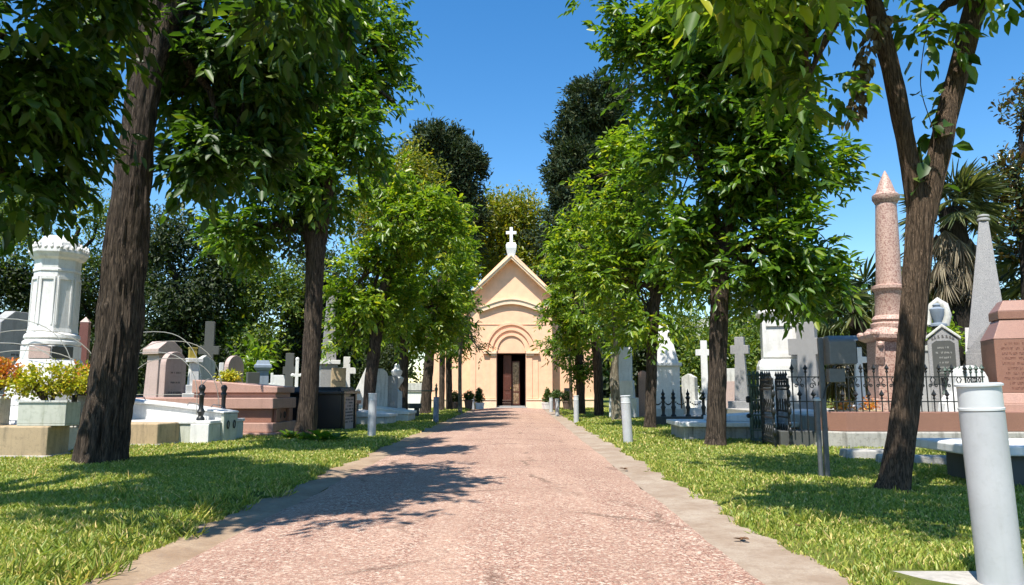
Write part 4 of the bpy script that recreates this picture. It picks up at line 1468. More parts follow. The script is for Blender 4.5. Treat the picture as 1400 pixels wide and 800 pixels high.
# low white grave behind the planter
t = thing('grave_slab', 'low white marble grave slab behind the planters', 'grave', (-9.6, 13.9, 0))
MB().box(-1.7, 1.25, -0.55, 0.55, 0, 0.55).build('base', 'old_marble', t, bevel=0.015)
MB().box(-1.6, 1.15, -0.45, 0.45, 0.552, 0.68, tx=0.05, ty=0.05).build('lid', 'white_marble', t, bevel=0.015)

# white coffin tomb
t = thing('coffin_tomb', 'white marble coffin shaped tomb with two iron rings on its end', 'tomb', (-6.55, 15.75, 0), R(-6))
b = MB()
b.box(-3.0, 0.0, 0.0, 1.5, 0, 0.46)
b.build('base', 'green_marble', t, bevel=0.012)
b = MB()
b.box(-3.05, 0.02, -0.03, 0.42, 0.463, 0.53)
b.box(-3.05, 0.02, 1.10, 1.53, 0.463, 0.53)
b.build('kerb_slab', 'white_marble', t, bevel=0.012)
b = MB()
b.box(-0.42, -0.005, -0.05, -0.002, 0, 0.46)
b.build('corner_block', 'white_marble', t, bevel=0.012)
b = MB()
b.profx([(0.43, 0.465), (1.08, 0.465), (1.0, 0.60), (0.5, 0.60)], -2.9, 0.06)
b.prof([(-2.9, 0.47), (0.05, 0.47), (0.05, 0.66), (-1.1, 0.80), (-2.5, 0.93), (-2.9, 0.93)], 0.46, 1.04)
b.build('coffin', 'white_marble', t, bevel=0.015)
b = MB()
b.prof([(-2.95, 0.934), (-2.5, 0.934), (-1.1, 0.804), (0.08, 0.664), (0.08, 0.71), (-1.1, 0.86), (-2.5, 0.99), (-2.95, 0.99)], 0.40, 1.10)
b.build('lid', 'white_marble', t, bevel=0.015)
b = MB()
b.box(0.002, 0.075, 0.44, 1.06, 0, 0.655)
b.build('end_block', 'green_marble', t, bevel=0.012)
for y in (0.60, 0.88):
    b = MB()
    pts = [(0.095, y + 0.045 * math.sin(a), 0.42 + 0.085 * math.cos(a)) for a in np.linspace(0, 2 * PI, 13)]
    b.tube(pts, 0.012, 6)
    b.build('iron_ring', 'iron', t, smooth=60)
for (x, y) in ((-0.75, 0.6), (-0.35, 0.9), (-2.0, 0.55)):
    b = MB()
    z = 0.80 + (-x - 0.35) * 0.115
    b.tube([(x - 0.14, y, z - 0.01), (x - 0.1, y, z + 0.05), (x + 0.1, y, z + 0.03), (x + 0.14, y, z - 0.03)], 0.012, 6)
    b.build('lid_handle', 'grey_metal', t, smooth=60)


def canopy(label, x0, x1, y0, y1, z, apex, group='wire hoop canopies over graves'):
    t = thing('grave_canopy', label, 'canopy', ((x0 + x1) / 2, (y0 + y1) / 2, z), 0, group)
    hx, hy = (x1 - x0) / 2, (y1 - y0) / 2
    pm = [(0.085, 0.0), (0.085, 0.05), (0.05, 0.09), (0.06, 0.13), (0.085, 0.19), (0.055, 0.24), (0.045, 0.30), (0.05, 0.52), (0.075, 0.55), (0.045, 0.60), (0.065, 0.66), (0.075, 0.70), (0.05, 0.75), (0.02, 0.77)]
    for sx in (-1, 1):
        for sy in (-1, 1):
            MB().lathe(pm, 16, sx * hx, sy * hy).build('post', 'iron', t, smooth=50)
    for sy in (-1, 1):
        for (a, e) in ((apex - (0.15 if sy > 0 else 0), 1.0), (apex - 0.45 - (0.1 if sy > 0 else 0), 0.92)):
            pts = []
            for i in range(25):
                th = PI * i / 24
                c = math.cos(th)
                pts.append((hx * e * (abs(c) ** 0.8) * (1 if c > 0 else -1), sy * hy * (1 - 0.25 * math.sin(th)), 0.12 + (a - 0.12) * math.sin(th) ** 0.75))
            MB().tube(pts, 0.0085, 6).build('hoop', 'wire', t, smooth=60)
    for sx in (-1, 1):
        pts = [(sx * hx * 0.98, hy * math.cos(th), 0.62 + 0.3 * math.sin(th)) for th in np.linspace(0, PI, 13)]
        MB().tube(pts, 0.008, 6).build('hoop', 'wire', t, smooth=60)
    for zz_ in (0.35, 0.55):
        MB().tube([(-hx, -hy, zz_), (hx, -hy, zz_)], 0.006, 6).build('wire_rail', 'wire', t, smooth=60)
    return t


canopy('wire hoop canopy on four iron posts over the white coffin tomb', -9.25, -6.85, 15.95, 17.15, 0.53, 1.93)
canopy('wire hoop canopy beside the white column over the low grave slab', -11.2, -8.05, 13.35, 14.4, 0.55, 1.95)

# pink granite tomb
t = thing('granite_tomb', 'large two tiered pink granite tomb behind the white coffin tomb', 'tomb', (-6.1, 18.5, 0), R(-5))
MB().box(-4.0, 0.10, -0.12, 1.6, -0.05, 0.12).build('footing', 'pink_granite', t, bevel=0.015)
b = MB()
b.box(-3.9, -0.02, 0.0, 1.5, 0.122, 0.36)
b.build('plinth', 'pink_granite', t, bevel=0.02)
b = MB()
b.box(-3.8, -0.12, 0.12, 1.38, 0.362, 0.70)
b.build('lower_body', 'brown_granite', t, bevel=0.015)
b = MB()
b.box(-3.9, -0.04, 0.0, 1.5, 0.702, 0.98)
b.build('lower_cap', 'pink_granite', t, bevel=0.02)
b = MB()
b.box(-2.3, -0.10, 0.28, 1.22, 0.982, 1.10)
b.prof([(-2.3, 1.102), (-0.02, 1.102), (-0.02, 1.26), (-2.3, 1.44)], 0.18, 1.32)
b.build('upper_tier', 'pink_granite', t, bevel=0.02)
for y in (0.35, 1.15):
    MB().box(-0.115, -0.03, y - 0.12, y + 0.12, 0.364, 0.70).build('end_pilaster', 'brown_granite', t, bevel=0.012)
for y in (0.62, 0.9):
    b = MB()
    b.tube([(-0.10, y + 0.04 * math.sin(a), 0.53 + 0.08 * math.cos(a)) for a in np.linspace(0, 2 * PI, 13)], 0.012, 6)
    b.build('iron_ring', 'iron', t, smooth=60)
P, D = lobes_points([((0, 0, 0.10), (0.30, 0.18, 0.12), 60)], 1, 0.1, 0.3, 3, 0, 5)
t = thing('flower_bunch', 'small bunch of yellow green flowers lying on the pink tomb', 'flowers', (AX(312, 530, 19.4), 19.4, 1.42))
leaves_mesh('foliage', 'leaf_yellow', t, *sprays(P, D, 7, 0.05, 0.09, 0.5, (0, 0, 0.3), 0.8, 3))

# black granite tomb
t = thing('granite_tomb', 'black granite tomb with a pale inscribed end behind the bare lower trunk', 'tomb', (-4.95, 20.6, 0), R(-5))
b = MB()
b.box(-3.2, -0.02, 0.1, 1.3, 0.0, 1.06)
b.build('body', 'black_granite', t, bevel=0.01)
b = MB()
b.box(-3.4, 0.12, -0.06, 1.46, 1.063, 1.14)
b.box(-3.2, 0.0, 0.06, 1.34, 1.143, 1.26, tx=0.06, ty=0.06)
b.build('top_slab', 'black_granite', t, bevel=0.01)
b = MB()
b.box(-0.018, 0.03, 0.30, 1.1, 0.06, 0.98)
r_ = random.Random(3)
for i in range(8):
    y = 0.36
    while y < 1.02:
        w = r_.uniform(0.02, 0.05)
        if r_.random() < 0.75:
            b.box(0.031, 0.036, y, y + w, 0.88 - i * 0.09, 0.92 - i * 0.09, 1)
        y += w * 1.5
b.build('end_panel', ['pale_pink', 'carving'], t)
for y in (0.12, 1.17):
    MB().box(-0.017, 0.06, y, y + 0.14, 0.0, 1.06).build('pilaster', 'black_granite', t, bevel=0.008)
t = thing('granite_tomb', 'low dark granite tomb end against the black tomb', 'tomb', (AX(474, 560, 23), 23.2, 0), R(-5))
MB().box(-2.5, 0.0, 0.0, 1.1, 0, 0.72).build('body', 'dark_stone', t, bevel=0.015)
MB().box(-2.55, 0.06, -0.05, 1.15, 0.722, 0.84).build('top_slab', 'red_granite', t, bevel=0.015)

# upright stones behind
t = thing('pedestal', 'pale pink pedestal with a gabled top', 'pedestal', (AX(219, 535, 23), 23, 0), R(62))
h = AZ(219, 467, 23)
MB().cbox(1.0, 0.9, 0, 0.9).build('base', 'pale_pink', t, bevel=0.02)
MB().cbox(0.72, 0.62, 0.902, h - 0.42, tx=0.04, ty=0.04).build('die', 'pale_pink', t, bevel=0.015)
MB().prof([(-0.43, h - 0.418), (0.43, h - 0.418), (0.43, h - 0.25), (0.12, h), (-0.12, h), (-0.43, h - 0.25)], -0.38, 0.38).build('cap', 'pale_pink', t, bevel=0.015)
slab('headstone', 'round topped pale pink headstone beneath the wire hoops', 'headstone', 235, 21, 481, 0.80, 0.20, 'pale_pink', 'round', 72, group=HS, rows=4)
t = thing('pillar', 'white marble pillar carrying a small brass box', 'pillar', (AX(263, 538, 21.6), 21.6, 0), R(40))
h = AZ(263, 490, 21.6)
b = MB()
b.cbox(0.72, 0.62, 0, 1.08)
b.cbox(0.5, 0.42, 1.082, 1.32)
b.build('stepped_base', 'white_marble', t, bevel=0.015)
MB().cbox(0.26, 0.24, 1.322, h - 0.12, tx=0.02, ty=0.02).build('shaft', 'white_marble', t, bevel=0.01)
MB().cbox(0.42, 0.34, h - 0.118, h).build('capital', 'white_marble', t, bevel=0.01)
t = thing('brass_box', 'small brass box on top of the white pillar', 'box', (AX(263, 490, 21.6), 21.6, h + 0.001), R(40))
b = MB()
b.cbox(0.20, 0.16, 0, 0.28)
b.cbox(0.23, 0.19, 0.281, 0.32)
b.build('body', 'brass', t, bevel=0.006)
slab('headstone', 'grey white headstone with a pale edge next to the brass topped pillar', 'headstone', 277, 22.6, 486, 0.75, 0.18, 'old_marble', 'shoulder', 65, group=HS)
cross('stone_cross', 'dark weathered stone cross with shade put into its colour, tallest by the pillar', 283, 28, 440, 26, 'dark_stone', 0.34, 0.28, 2, 0.66, 15, step_w=1.4)
cross('stone_cross', 'small bright white cross leaning by the pink slab', 301, 24, 496, 14, 'white_marble', 0.13, 0.12, 2, 0.62, 30, step_w=0.6)
slab('headstone', 'thin leaning pink slab with a rounded top', 'headstone', 316, 24, 486, 0.85, 0.16, 'pale_pink', 'round', 76, group=HS, tilt=3)
t = thing('pedestal', 'blue grey stone pedestal with a broad moulded cap', 'pedestal', (AX(358, 535, 31), 31, 0), R(20))
h = AZ(358, 493, 31)
MB().cbox(0.8, 0.7, 0, 0.5).build('base', 'blue_slate', t, bevel=0.015)
MB().cbox(0.52, 0.48, 0.502, h - 0.42, tx=0.02, ty=0.02).build('shaft', 'blue_slate', t, bevel=0.01)
MB().lathe([(0.40, h - 0.418), (0.50, h - 0.30), (0.50, h - 0.2), (0.40, h - 0.15), (0.33, h)], 4, 0, 0, 0, PI / 4).build('cap', 'blue_slate', t, bevel=0.01)
slab('headstone', 'dark square headstone low beside the blue grey pedestal', 'headstone', 345, 30, 509, 0.5, 0.2, 'dark_stone', 'flat', 40, group=HS)
cross('stone_cross', 'tiny white cross before the bright white panel', 371, 29, 510, 8, 'white_marble', 0.10, 0.1, 2, 0.66, 20, step_w=0.5)
slab('headstone', 'bright white panel headstone between the two dark crosses', 'headstone', 381, 31, 513, 0.62, 0.15, 'white_marble', 'flat', 15, group=HS)
cross('stone_cross', 'dark broad stone cross beside the bright white panel', 395, 31, 483, 17, 'dark_stone', 0.34, 0.28, 1, 0.70, 10, step_w=1.0)
cross('stone_cross', 'white cross with rounded ends next to the dark broad cross', 405, 28, 491, 11, 'white_marble', 0.12, 0.11, 2, 0.66, 15, trefoil=True, step_w=0.7)
# bright monuments behind the leaning tree
t = thing('obelisk', 'tall pale grey obelisk rising into the low green leaves', 'obelisk', (AX(448, 535, 27), 27, 0), R(20))
h = AZ(455, 405, 27)
b = MB()
b.cbox(1.2, 1.1, 0, 0.75)
b.cbox(0.9, 0.8, 0.752, 1.05)
b.build('base', 'old_marble', t, bevel=0.02)
MB().cbox(0.60, 0.54, 1.052, 2.1).build('die', 'grey_granite', t, bevel=0.015)
MB().cbox(0.78, 0.70, 2.102, 2.25).build('ledge', 'white_marble', t, bevel=0.012)
MB().cbox(0.50, 0.46, 2.252, h, tx=0.12, ty=0.11).build('shaft', 'grey_granite', t, bevel=0.012)
slab('headstone', 'tan inscribed upright slab beside the tall pale obelisk', 'headstone', 462, 26.2, 503, 0.50, 0.22, 'sandstone', 'flat', 25, rows=5, group=HS)
cross('stone_cross', 'broad white cross on a bright stepped base', 473, 27.4, 488, 24, 'white_marble', 0.24, 0.2, 3, 0.68, 18, step_w=1.7, taper=0.3)
t = thing('tomb', 'bright white tomb with a sloping back by the leaning tree', 'tomb', (AX(494, 540, 28.4), 28.4, 0), R(8))
h = AZ(497, 500, 28.4)
MB().cbox(1.3, 0.9, 0, 0.45).build('base', 'white_marble', t, bevel=0.015)
MB().prof([(-0.5, 0.452), (0.55, 0.452), (0.5, h), (0.2, h)], -0.3, 0.3).build('sloping_stone', 'white_marble', t, bevel=0.015)
slab('headstone', 'pale arched headstone with a dark square stone at its side', 'headstone', 518, 28, 504, 0.62, 0.3, 'old_marble', 'round', 20, group=HS)
slab('headstone', 'squat dark grey stone beside the pale arched headstone', 'headstone', 531, 28.4, 514, 0.7, 0.5, 'grey_stone', 'flat', 10, group=HS)
t = thing('urn_monument', 'white carved urn on a slim pedestal by the iron rail', 'monument', (AX(542, 535, 29), 29, 0), R(15))
h = AZ(542, 497, 29)
MB().cbox(0.7, 0.6, 0, 0.45).build('base', 'white_marble', t, bevel=0.015)
MB().cbox(0.42, 0.38, 0.452, 1.1).build('pedestal', 'white_marble', t, bevel=0.012)
MB().lathe([(0.18, 1.102), (0.07, 1.2), (0.12, 1.3), (0.26, 1.5), (0.28, 1.62), (0.16, 1.72), (0.20, 1.78), (0.22, 1.9), (0.12, 2.0), (0.10, h - 0.06), (0.03, h)], 16).build('urn', 'white_marble', t, smooth=40)
for (px, Y, wx, wy, lab) in ((500, 24.6, 2.6, 1.2, 'wide flat white grave slab behind the pale bollard'), (545, 27.2, 1.8, 1.2, 'flat white grave slab near the dark bench')):
    t = thing('grave_slab', lab, 'grave', (AX(px, 560, Y) - 0.4, Y, 0), R(-4))
    MB().cbox(wx, wy, 0, 0.30).build('base', 'old_marble', t, bevel=0.015)
    MB().prof([(-wx / 2 - 0.05, 0.303), (wx / 2 + 0.05, 0.303), (wx / 2 + 0.05, 0.40), (-wx / 2 - 0.05, 0.62)], -wy / 2 - 0.05, wy / 2 + 0.05).build('lid', 'white_marble', t, bevel=0.015)
t = thing('bench', 'dark stone bench standing across the straight trunk', 'bench', (AX(557, 570, 30.9), 30.9, 0), R(5))
MB().cbox(1.15, 0.42, 0.40, 0.60).build('seat', 'dark_stone', t, bevel=0.02)
for x in (-0.38, 0.38):
    MB().cbox(0.2, 0.36, 0, 0.398, x).build('leg', 'dark_stone', t, bevel=0.012)
t = thing('iron_rail', 'green iron rail with two posts behind the straight trunk', 'railing', (AX(567, 535, 32.5), 32.5, 0))
for x in (-1.0, 0.95):
    MB().lathe([(0.06, 0), (0.06, 0.7), (0.04, 0.75), (0.05, 1.1), (0.08, 1.2), (0.03, 1.3), (0.05, 1.36), (0.01, 1.45)], 12, x).build('post', 'green_iron', t, smooth=50)
MB().tube([(-0.93, 0, 1.12), (0.88, 0, 1.12)], 0.025, 8).build('rail', 'green_iron', t, smooth=50)
t = thing('wall', 'low white wall seen between the trunks near the chapel', 'wall', (AX(566, 535, 37), 37, 0))
MB().cbox(1.7, 0.3, 0, 1.05).build('body', 'white_paint', t, bevel=0.01)
MB().cbox(1.8, 0.4, 1.052, 1.5).build('coping', 'old_marble', t, bevel=0.01)

# --- chapel planters
def potted(label, blabel, px, Y, base_z, pr, ph, cone, mat_pot, bush_r, bush_h, seed, square=False, mat='leaf_box'):
    x = AX(px, 555, Y)
    t = thing('plant_pot', label, 'pot', (x, Y, base_z), R(7 * seed), 'pots by the chapel wall')
    if square:
        MB().lathe([(pr * 1.2, 0), (pr * 1.38, ph * 0.8), (pr * 1.46, ph * 0.82), (pr * 1.46, ph)], 4, 0, 0, 0, PI / 4).build('pot', mat_pot, t, bevel=0.01)
    else:
        MB().lathe([(pr * 0.78, 0), (pr, ph * 0.85), (pr * 1.08, ph * 0.86), (pr * 1.08, ph)], 20).build('pot', mat_pot, t, smooth=40)
    MB().lathe([(pr * 0.9, ph + 0.001), (pr * 0.9, ph + 0.02)], 14).build('soil', 'soil', t)
    p = thing('clipped_bush', blabel, 'bush', (x, Y, base_z + ph + 0.02), 0, 'clipped bushes by the chapel wall')
    MB().tube([(0, 0, 0), (0, 0, bush_h * 0.6)], 0.02, 6).build('stem', 'bark_fine', p)
    if cone:
        lob = [((0, 0, bush_h * (0.2 + 0.2 * i)), (bush_r * (1 - 0.23 * i), bush_r * (1 - 0.23 * i), bush_h * 0.2), 60) for i in range(4)] + [((0, 0, bush_h * 0.98), (bush_r * 0.12, bush_r * 0.12, bush_h * 0.12), 14)]
    else:
        lob = [((0, 0, bush_h * 0.5), (bush_r, bush_r, bush_h * 0.5), 160)]
    P, D = lobes_points(lob, 1, 0.5, 0.1, 3, -0.3, seed)
    leaves_mesh('foliage', mat, p, *sprays(P, D, 9, 0.05, 0.07, 0.6, (0, 0, 0.3), 0.7, seed))


potted('grey round pot under the ball shaped bush beside the grey post', 'ball shaped clipped bush in the grey pot', 640.5, 42.6, 0.05, 0.24, 0.52, False, 'terracotta', 0.26, 0.44, 1)
potted('white square pot under the pointed bush nearest the doorway pilaster', 'pointed cone bush in the white square pot', 655, 42.9, 0.05, 0.26, 0.36, True, 'white_paint', 0.27, 0.74, 2, True)
potted('white square pot under the dark pointed bush behind the bollards', 'dark pointed cone bush across the doorway from its paler twin', 748.5, 42.9, 0.05, 0.26, 0.38, True, 'white_paint', 0.25, 0.66, 3, True)
potted('grey round pot half hidden behind two bollards', 'ball shaped clipped bush standing behind two bollards', 760.5, 42.4, 0.05, 0.24, 0.58, False, 'terracotta', 0.30, 0.42, 4)
potted('dark pot in the shade under the end trees', 'dark rounded bush in shade by the pale slim trunk', 621, 42.4, 0.05, 0.26, 0.42, False, 'terracotta', 0.26, 0.50, 5, mat='leaf_deep')
potted('dark pot near the small sign in the shade', 'dark rounded bush near the small sign', 775, 42.3, 0.05, 0.25, 0.48, False, 'terracotta', 0.27, 0.46, 6, mat='leaf_deep')
t = thing('sign', 'small dark sign board on a thin post near the chapel corner', 'sign', (AX(775, 560, 43.6), 43.6, 0))
MB().tube([(-0.2, 0, 0), (-0.12, 0, 1.25)], 0.025, 6).build('post', 'iron', t)
MB().cbox(0.34, 0.04, 1.02, 1.26, 0.02).build('board', 'glass_dark', t, bevel=0.006)

# --- bollards
def bollard(label, px, base, top, wpx, lean=(0, 0), mat='bollard_paint', collar=False, Y=None):
    p = ground(px, base, 0.03) if Y is None else at(px, base, Y)
    Y = p[1]
    z0 = max(float(lawn_z(np.array([p[0]]), np.array([Y]))[0]), 0.0) - 0.02
    t = thing('bollard', label, 'bollard', (p[0], Y, z0), 0, 'grey bollards along the path')
    t.rotation_euler = (lean[1], lean[0], R(20))
    h = AZ(px, top, Y) - z0
    r = wpx * Y / 2000
    MB().lathe([(r, 0), (r, h - 0.16)], 40).build('tube', mat, t, smooth=40)
    MB().lathe([(r, h - 0.158), (r * 1.03, h - 0.155), (r * 1.03, h - 0.142), (r * 0.985, h - 0.138), (r * 0.985, h - 0.012), ], 40).build('head', 'bollard_head' if mat == 'bollard_paint' else mat, t, smooth=40)
    MB().lathe([(r * 1.08, h - 0.011), (r * 1.08, h), (r * 0.98, h + 0.006)], 40).build('lid', 'bollard_head' if mat == 'bollard_paint' else mat, t, smooth=30)
    return t


M['bollard_head'] = plain('bollard_head', (0.55, 0.57, 0.57), 0.35, 0, 0.06, 8, 0.03)
bollard('tall grey bollard close by, leaning, on its concrete pad', 1370, 806, 525, 53, (-0.045, 0.0))
bollard('pale grey bollard before the leaning tree', 508, 599, 538, 11)
bollard('dark blue bollard before the thick leaning tree', 596, 578, 543, 7.5, mat='blue_paint')
bollard('slightly leaning grey bollard near the trunk forking under the leaves', 859, 607, 541, 13, (-0.05, 0))
bollard('grey bollard third along the lawn from the chapel door', 788, 577, 541, 7)
bollard('grey bollard before the ball shaped bush across the lawn', 762, 568, 545, 5.5)
bollard('short grey bollard by the square pot of the dark cone bush', 753.5, 562.5, 544, 5)
bollard('pale grey post between the ball bush and pointed bush', 647, 559, 542, 4)
t = thing('concrete_pad', 'square concrete pad under the tall leaning bollard', 'pad', (2.78, 4.62, 0))
MB().box(-0.47, 0.30, -0.55, 0.22, -0.06, 0.062).build('pad', 'concrete', t, bevel=0.015)

# --- graves on the iron fence side
t = thing('tomb', 'white monument with a rounded chair-like back behind the mottled trunk', 'monument', (AX(853, 540, 30), 30, 0), R(-15))
MB().cbox(1.1, 0.9, 0, 0.85).build('base', 'white_marble', t, bevel=0.015)
MB().cbox(0.85, 0.72, 0.852, 1.55, tx=0.03, ty=0.03).build('die', 'white_marble', t, bevel=0.015)
b = MB()
b.profx([(-0.25, 1.552), (0.32, 1.552), (0.32, 2.9), (0.16, 2.9), (0.05, 2.4), (-0.12, 1.9)], -0.33, 0.33)
b.build('curved_back', 'white_marble', t, bevel=0.012)
slab('headstone', 'pink granite upright stone with a rounded top beside the forking trunk', 'headstone', 879, 30.5, 507, 0.36, 0.3, 'pink_granite', 'round', -10, group=HS)
t = thing('pyramid_monument', 'white monument block with a tapering pyramid top', 'monument', (AX(909, 545, 27), 27, 0), R(-4))
h0 = AZ(909, 501, 27)
MB().cbox(1.15, 1.1, 0, 0.5).build('base', 'old_marble', t, bevel=0.015)
MB().cbox(0.98, 0.96, 0.502, h0).build('die', 'white_marble', t, bevel=0.015)
MB().cbox(1.14, 1.1, h0 + 0.002, h0 + 0.12).build('cornice', 'white_marble', t, bevel=0.012)
MB().cbox(0.95, 0.92, h0 + 0.122, h0 + 1.5, tx=0.32, ty=0.3).build('pyramid', 'white_marble', t, bevel=0.012)
slab('headstone', 'small gabled pale headstone left of the stepped white cross'.replace('left of', 'close to'), 'headstone', 943, 28, 511, 0.5, 0.4, 'old_marble', 'shoulder', -30, group=HS)
cross('stone_cross', 'tall white cross on white steps half hidden by the full crowned tree', 964, 27.5, 466, 22, 'white_marble', 0.24, 0.22, 3, 0.80, -12, step_w=1.8)
t = thing('pedestal', 'pinkish grey pedestal with a square cap near the stepped grey cross', 'pedestal', (AX(1000, 540, 28.5), 28.5, 0), R(-25))
h = AZ(1000, 504, 28.5)
MB().cbox(0.62, 0.55, 0, h - 0.5).build('die', 'pale_pink', t, bevel=0.012)
MB().cbox(0.5, 0.44, h - 0.498, h).build('cap', 'old_marble', t, bevel=0.012)
cross('stone_cross', 'grey stone cross on broad grey steps seen above the flat tomb', 1014, 26, 461, 24, 'grey_granite', 0.32, 0.28, 3, 0.80, -28, step_w=1.9, taper=0.45)
# flat white tomb
t = thing('flat_tomb', 'wide flat white marble tomb on a low stone base behind the full crowned tree', 'tomb', (AX(935, 595, 17.0), 17.0, 0), R(-2))
MB().box(0, 3.5, 0, 1.7, -0.05, 0.34).build('base', 'foundation', t, bevel=0.02)
MB().box(-0.10, 3.6, -0.12, 1.8, 0.343, 0.45).build('top_slab', 'white_marble', t, bevel=0.02)
MB().prof([(0.75, 0.453), (3.2, 0.453), (3.2, 0.72), (0.75, 0.56)], 0.35, 1.4).build('lid', 'white_marble', t, bevel=0.02)
# posts with chains
t = thing('chain_fence', 'black iron posts joined by sagging chains beside the forking trunk', 'chain fence', (AX(905, 568, 24), 24, 0))
MB().box(-0.3, 1.5, -0.2, 0.2, -0.05, 0.32).build('kerb', 'dark_stone', t, bevel=0.015)
pr = [(0.09, 0.322), (0.09, 0.36), (0.05, 0.40), (0.06, 0.55), (0.085, 0.62), (0.05, 0.68), (0.05, 0.86), (0.085, 0.92), (0.04, 0.98), (0.065, 1.05), (0.03, 1.10), (0.008, 1.2)]
xs = (0.05, 0.38, 0.85, 1.35)
for x in xs:
    MB().lathe(pr, 12, x).build('post', 'iron', t, smooth=50)
for a, b_ in ((-0.3, 0.05), (0.05, 0.38), (0.38, 0.85), (0.85, 1.35)):
    m = MB()
    n = 9
    for i in range(n):
        f = (i + 0.5) / n
        x = a + (b_ - a) * f
        z = 0.86 - 0.16 * math.sin(PI * f)
        m.ball((x, 0, z), 0.026, 6)
    m.build('chain', 'iron', t)
# big white pedestal
Yp = 20.5
t = thing('pedestal', 'big white marble pedestal with recessed panels behind the iron gate', 'pedestal', (AX(1067, 535, Yp), Yp, 0), R(-14))
z1, z2, z3 = AZ(1067, 507, Yp), AZ(1067, 492, Yp), AZ(1067, 437, Yp)
MB().cbox(1.5, 1.4, 0, 0.55).build('base', 'old_marble', t, bevel=0.015)
MB().cbox(1.18, 1.1, 0.552, z1).build('plinth', 'white_marble', t, bevel=0.015)
MB().lathe([(0.80, z1 + 0.002), (0.80, z1 + 0.12), (0.72, z2 - 0.02), (0.68, z2)], 4, 0, 0, 0, PI / 4).build('base_moulding', 'white_marble', t, bevel=0.01)
b = MB()
b.cbox(0.88, 0.82, z2 + 0.002, z3)
b.build('die', 'white_marble', t, bevel=0.012)
b = MB()
for x in (-0.39, 0.39):
    b.box(x - 0.05, x + 0.05, -0.455, -0.412, z2 + 0.06, z3 - 0.06)
b.box(-0.338, 0.338, -0.455, -0.412, z3 - 0.22, z3 - 0.06)
b.box(-0.338, 0.338, -0.455, -0.412, z2 + 0.06, z2 + 0.16)
b.build('panel_frame', 'white_marble', t)
MB().lathe([(0.63, z3 + 0.002), (0.68, z3 + 0.08), (0.76, z3 + 0.12), (0.76, z3 + 0.2), (0.62, z3 + 0.25)], 4, 0, 0, 0, PI / 4).build('cornice', 'white_marble', t, bevel=0.01)
b = MB()
b.lathe([(0.36, z3 + 0.252), (0.34, z3 + 0.36), (0.2, z3 + 0.42), (0.16, z3 + 0.52), (0.30, z3 + 0.75), (0.32, z3 + 0.9), (0.12, z3 + 1.05), (0.05, z3 + 1.15)], 20)
b.build('urn', 'white_marble', t, smooth=40)
cross('stone_cross', 'massive pale grey cross beside the big white pedestal', 1107, 19.5, 441, 46, 'grey_granite', 0.46, 0.40, 1, 0.76, -32, step_w=1.4, taper=0.15)

# fenced plot
YF = 14.65
t = thing('plot_wall', 'pink granite kerb on a rough grey stone footing under the iron fence', 'wall', (6.0, YF, 0))
b = MB()
poly(b, [(-0.03, 0.35), (0.42, -0.06), (6.5, -0.06), (6.5, 0.5), (0.3, 0.5), (0.0, 0.5)], -0.05, 0.37)
b.build('footing', 'foundation', t, bevel=0.03)
b = MB()
poly(b, [(0.0, 0.38), (0.46, -0.01), (6.5, -0.01), (6.5, 0.42), (0.3, 0.42)], 0.373, 0.75)
b.build('kerb', 'brown_granite', t, bevel=0.012)
t = thing('plot_floor', 'paved floor of the fenced plot around the pink column', 'paving', (6.3, YF + 0.55, 0))
b = MB()
b.box(0.05, 7.5, 0, 7.5, -0.05, 0.62)
b.build('paving', 'concrete', t, bevel=0.01)


def spear(mb, x, y, z0, z1, r=0.0135, head=0.14, w=0.05):
    mb.lathe([(r, z0), (r, z1 - head)], 6, x, y)
    mb.lathe([(r * 1.9, z1 - head + 0.001), (r * 1.2, z1 - head + 0.02), (w, z1 - head * 0.62), (w * 0.45, z1 - head * 0.3), (0.003, z1)], 6, x, y)
    mb.ball((x, y, z1 - head - 0.012), r * 2.2, 8)


def scroll(mb, x0, x1, y, z0, z1, r=0.008):
    """a pair of facing S curves between two pickets"""
    c = (x0 + x1) / 2
    w = (x1 - x0) / 2
    for sg in (-1, 1):
        pts = []
        for i in range(15):
            a = 2.6 * PI * i / 14
            q = 0.30 * w * (1 - 0.75 * i / 14)
            pts.append((c + sg * (w * 0.42 + q * math.cos(a + PI)), y, z0 + 0.3 * (z1 - z0) - q * math.sin(a + PI)))
        mb.tube(pts[::-1] + [(c + sg * w * 0.15, y, z0 + 0.55 * (z1 - z0)), (c + sg * w * 0.4, y, z0 + 0.78 * (z1 - z0)), (c + sg * w * 0.12, y, z1 - 0.01)], r, 5)


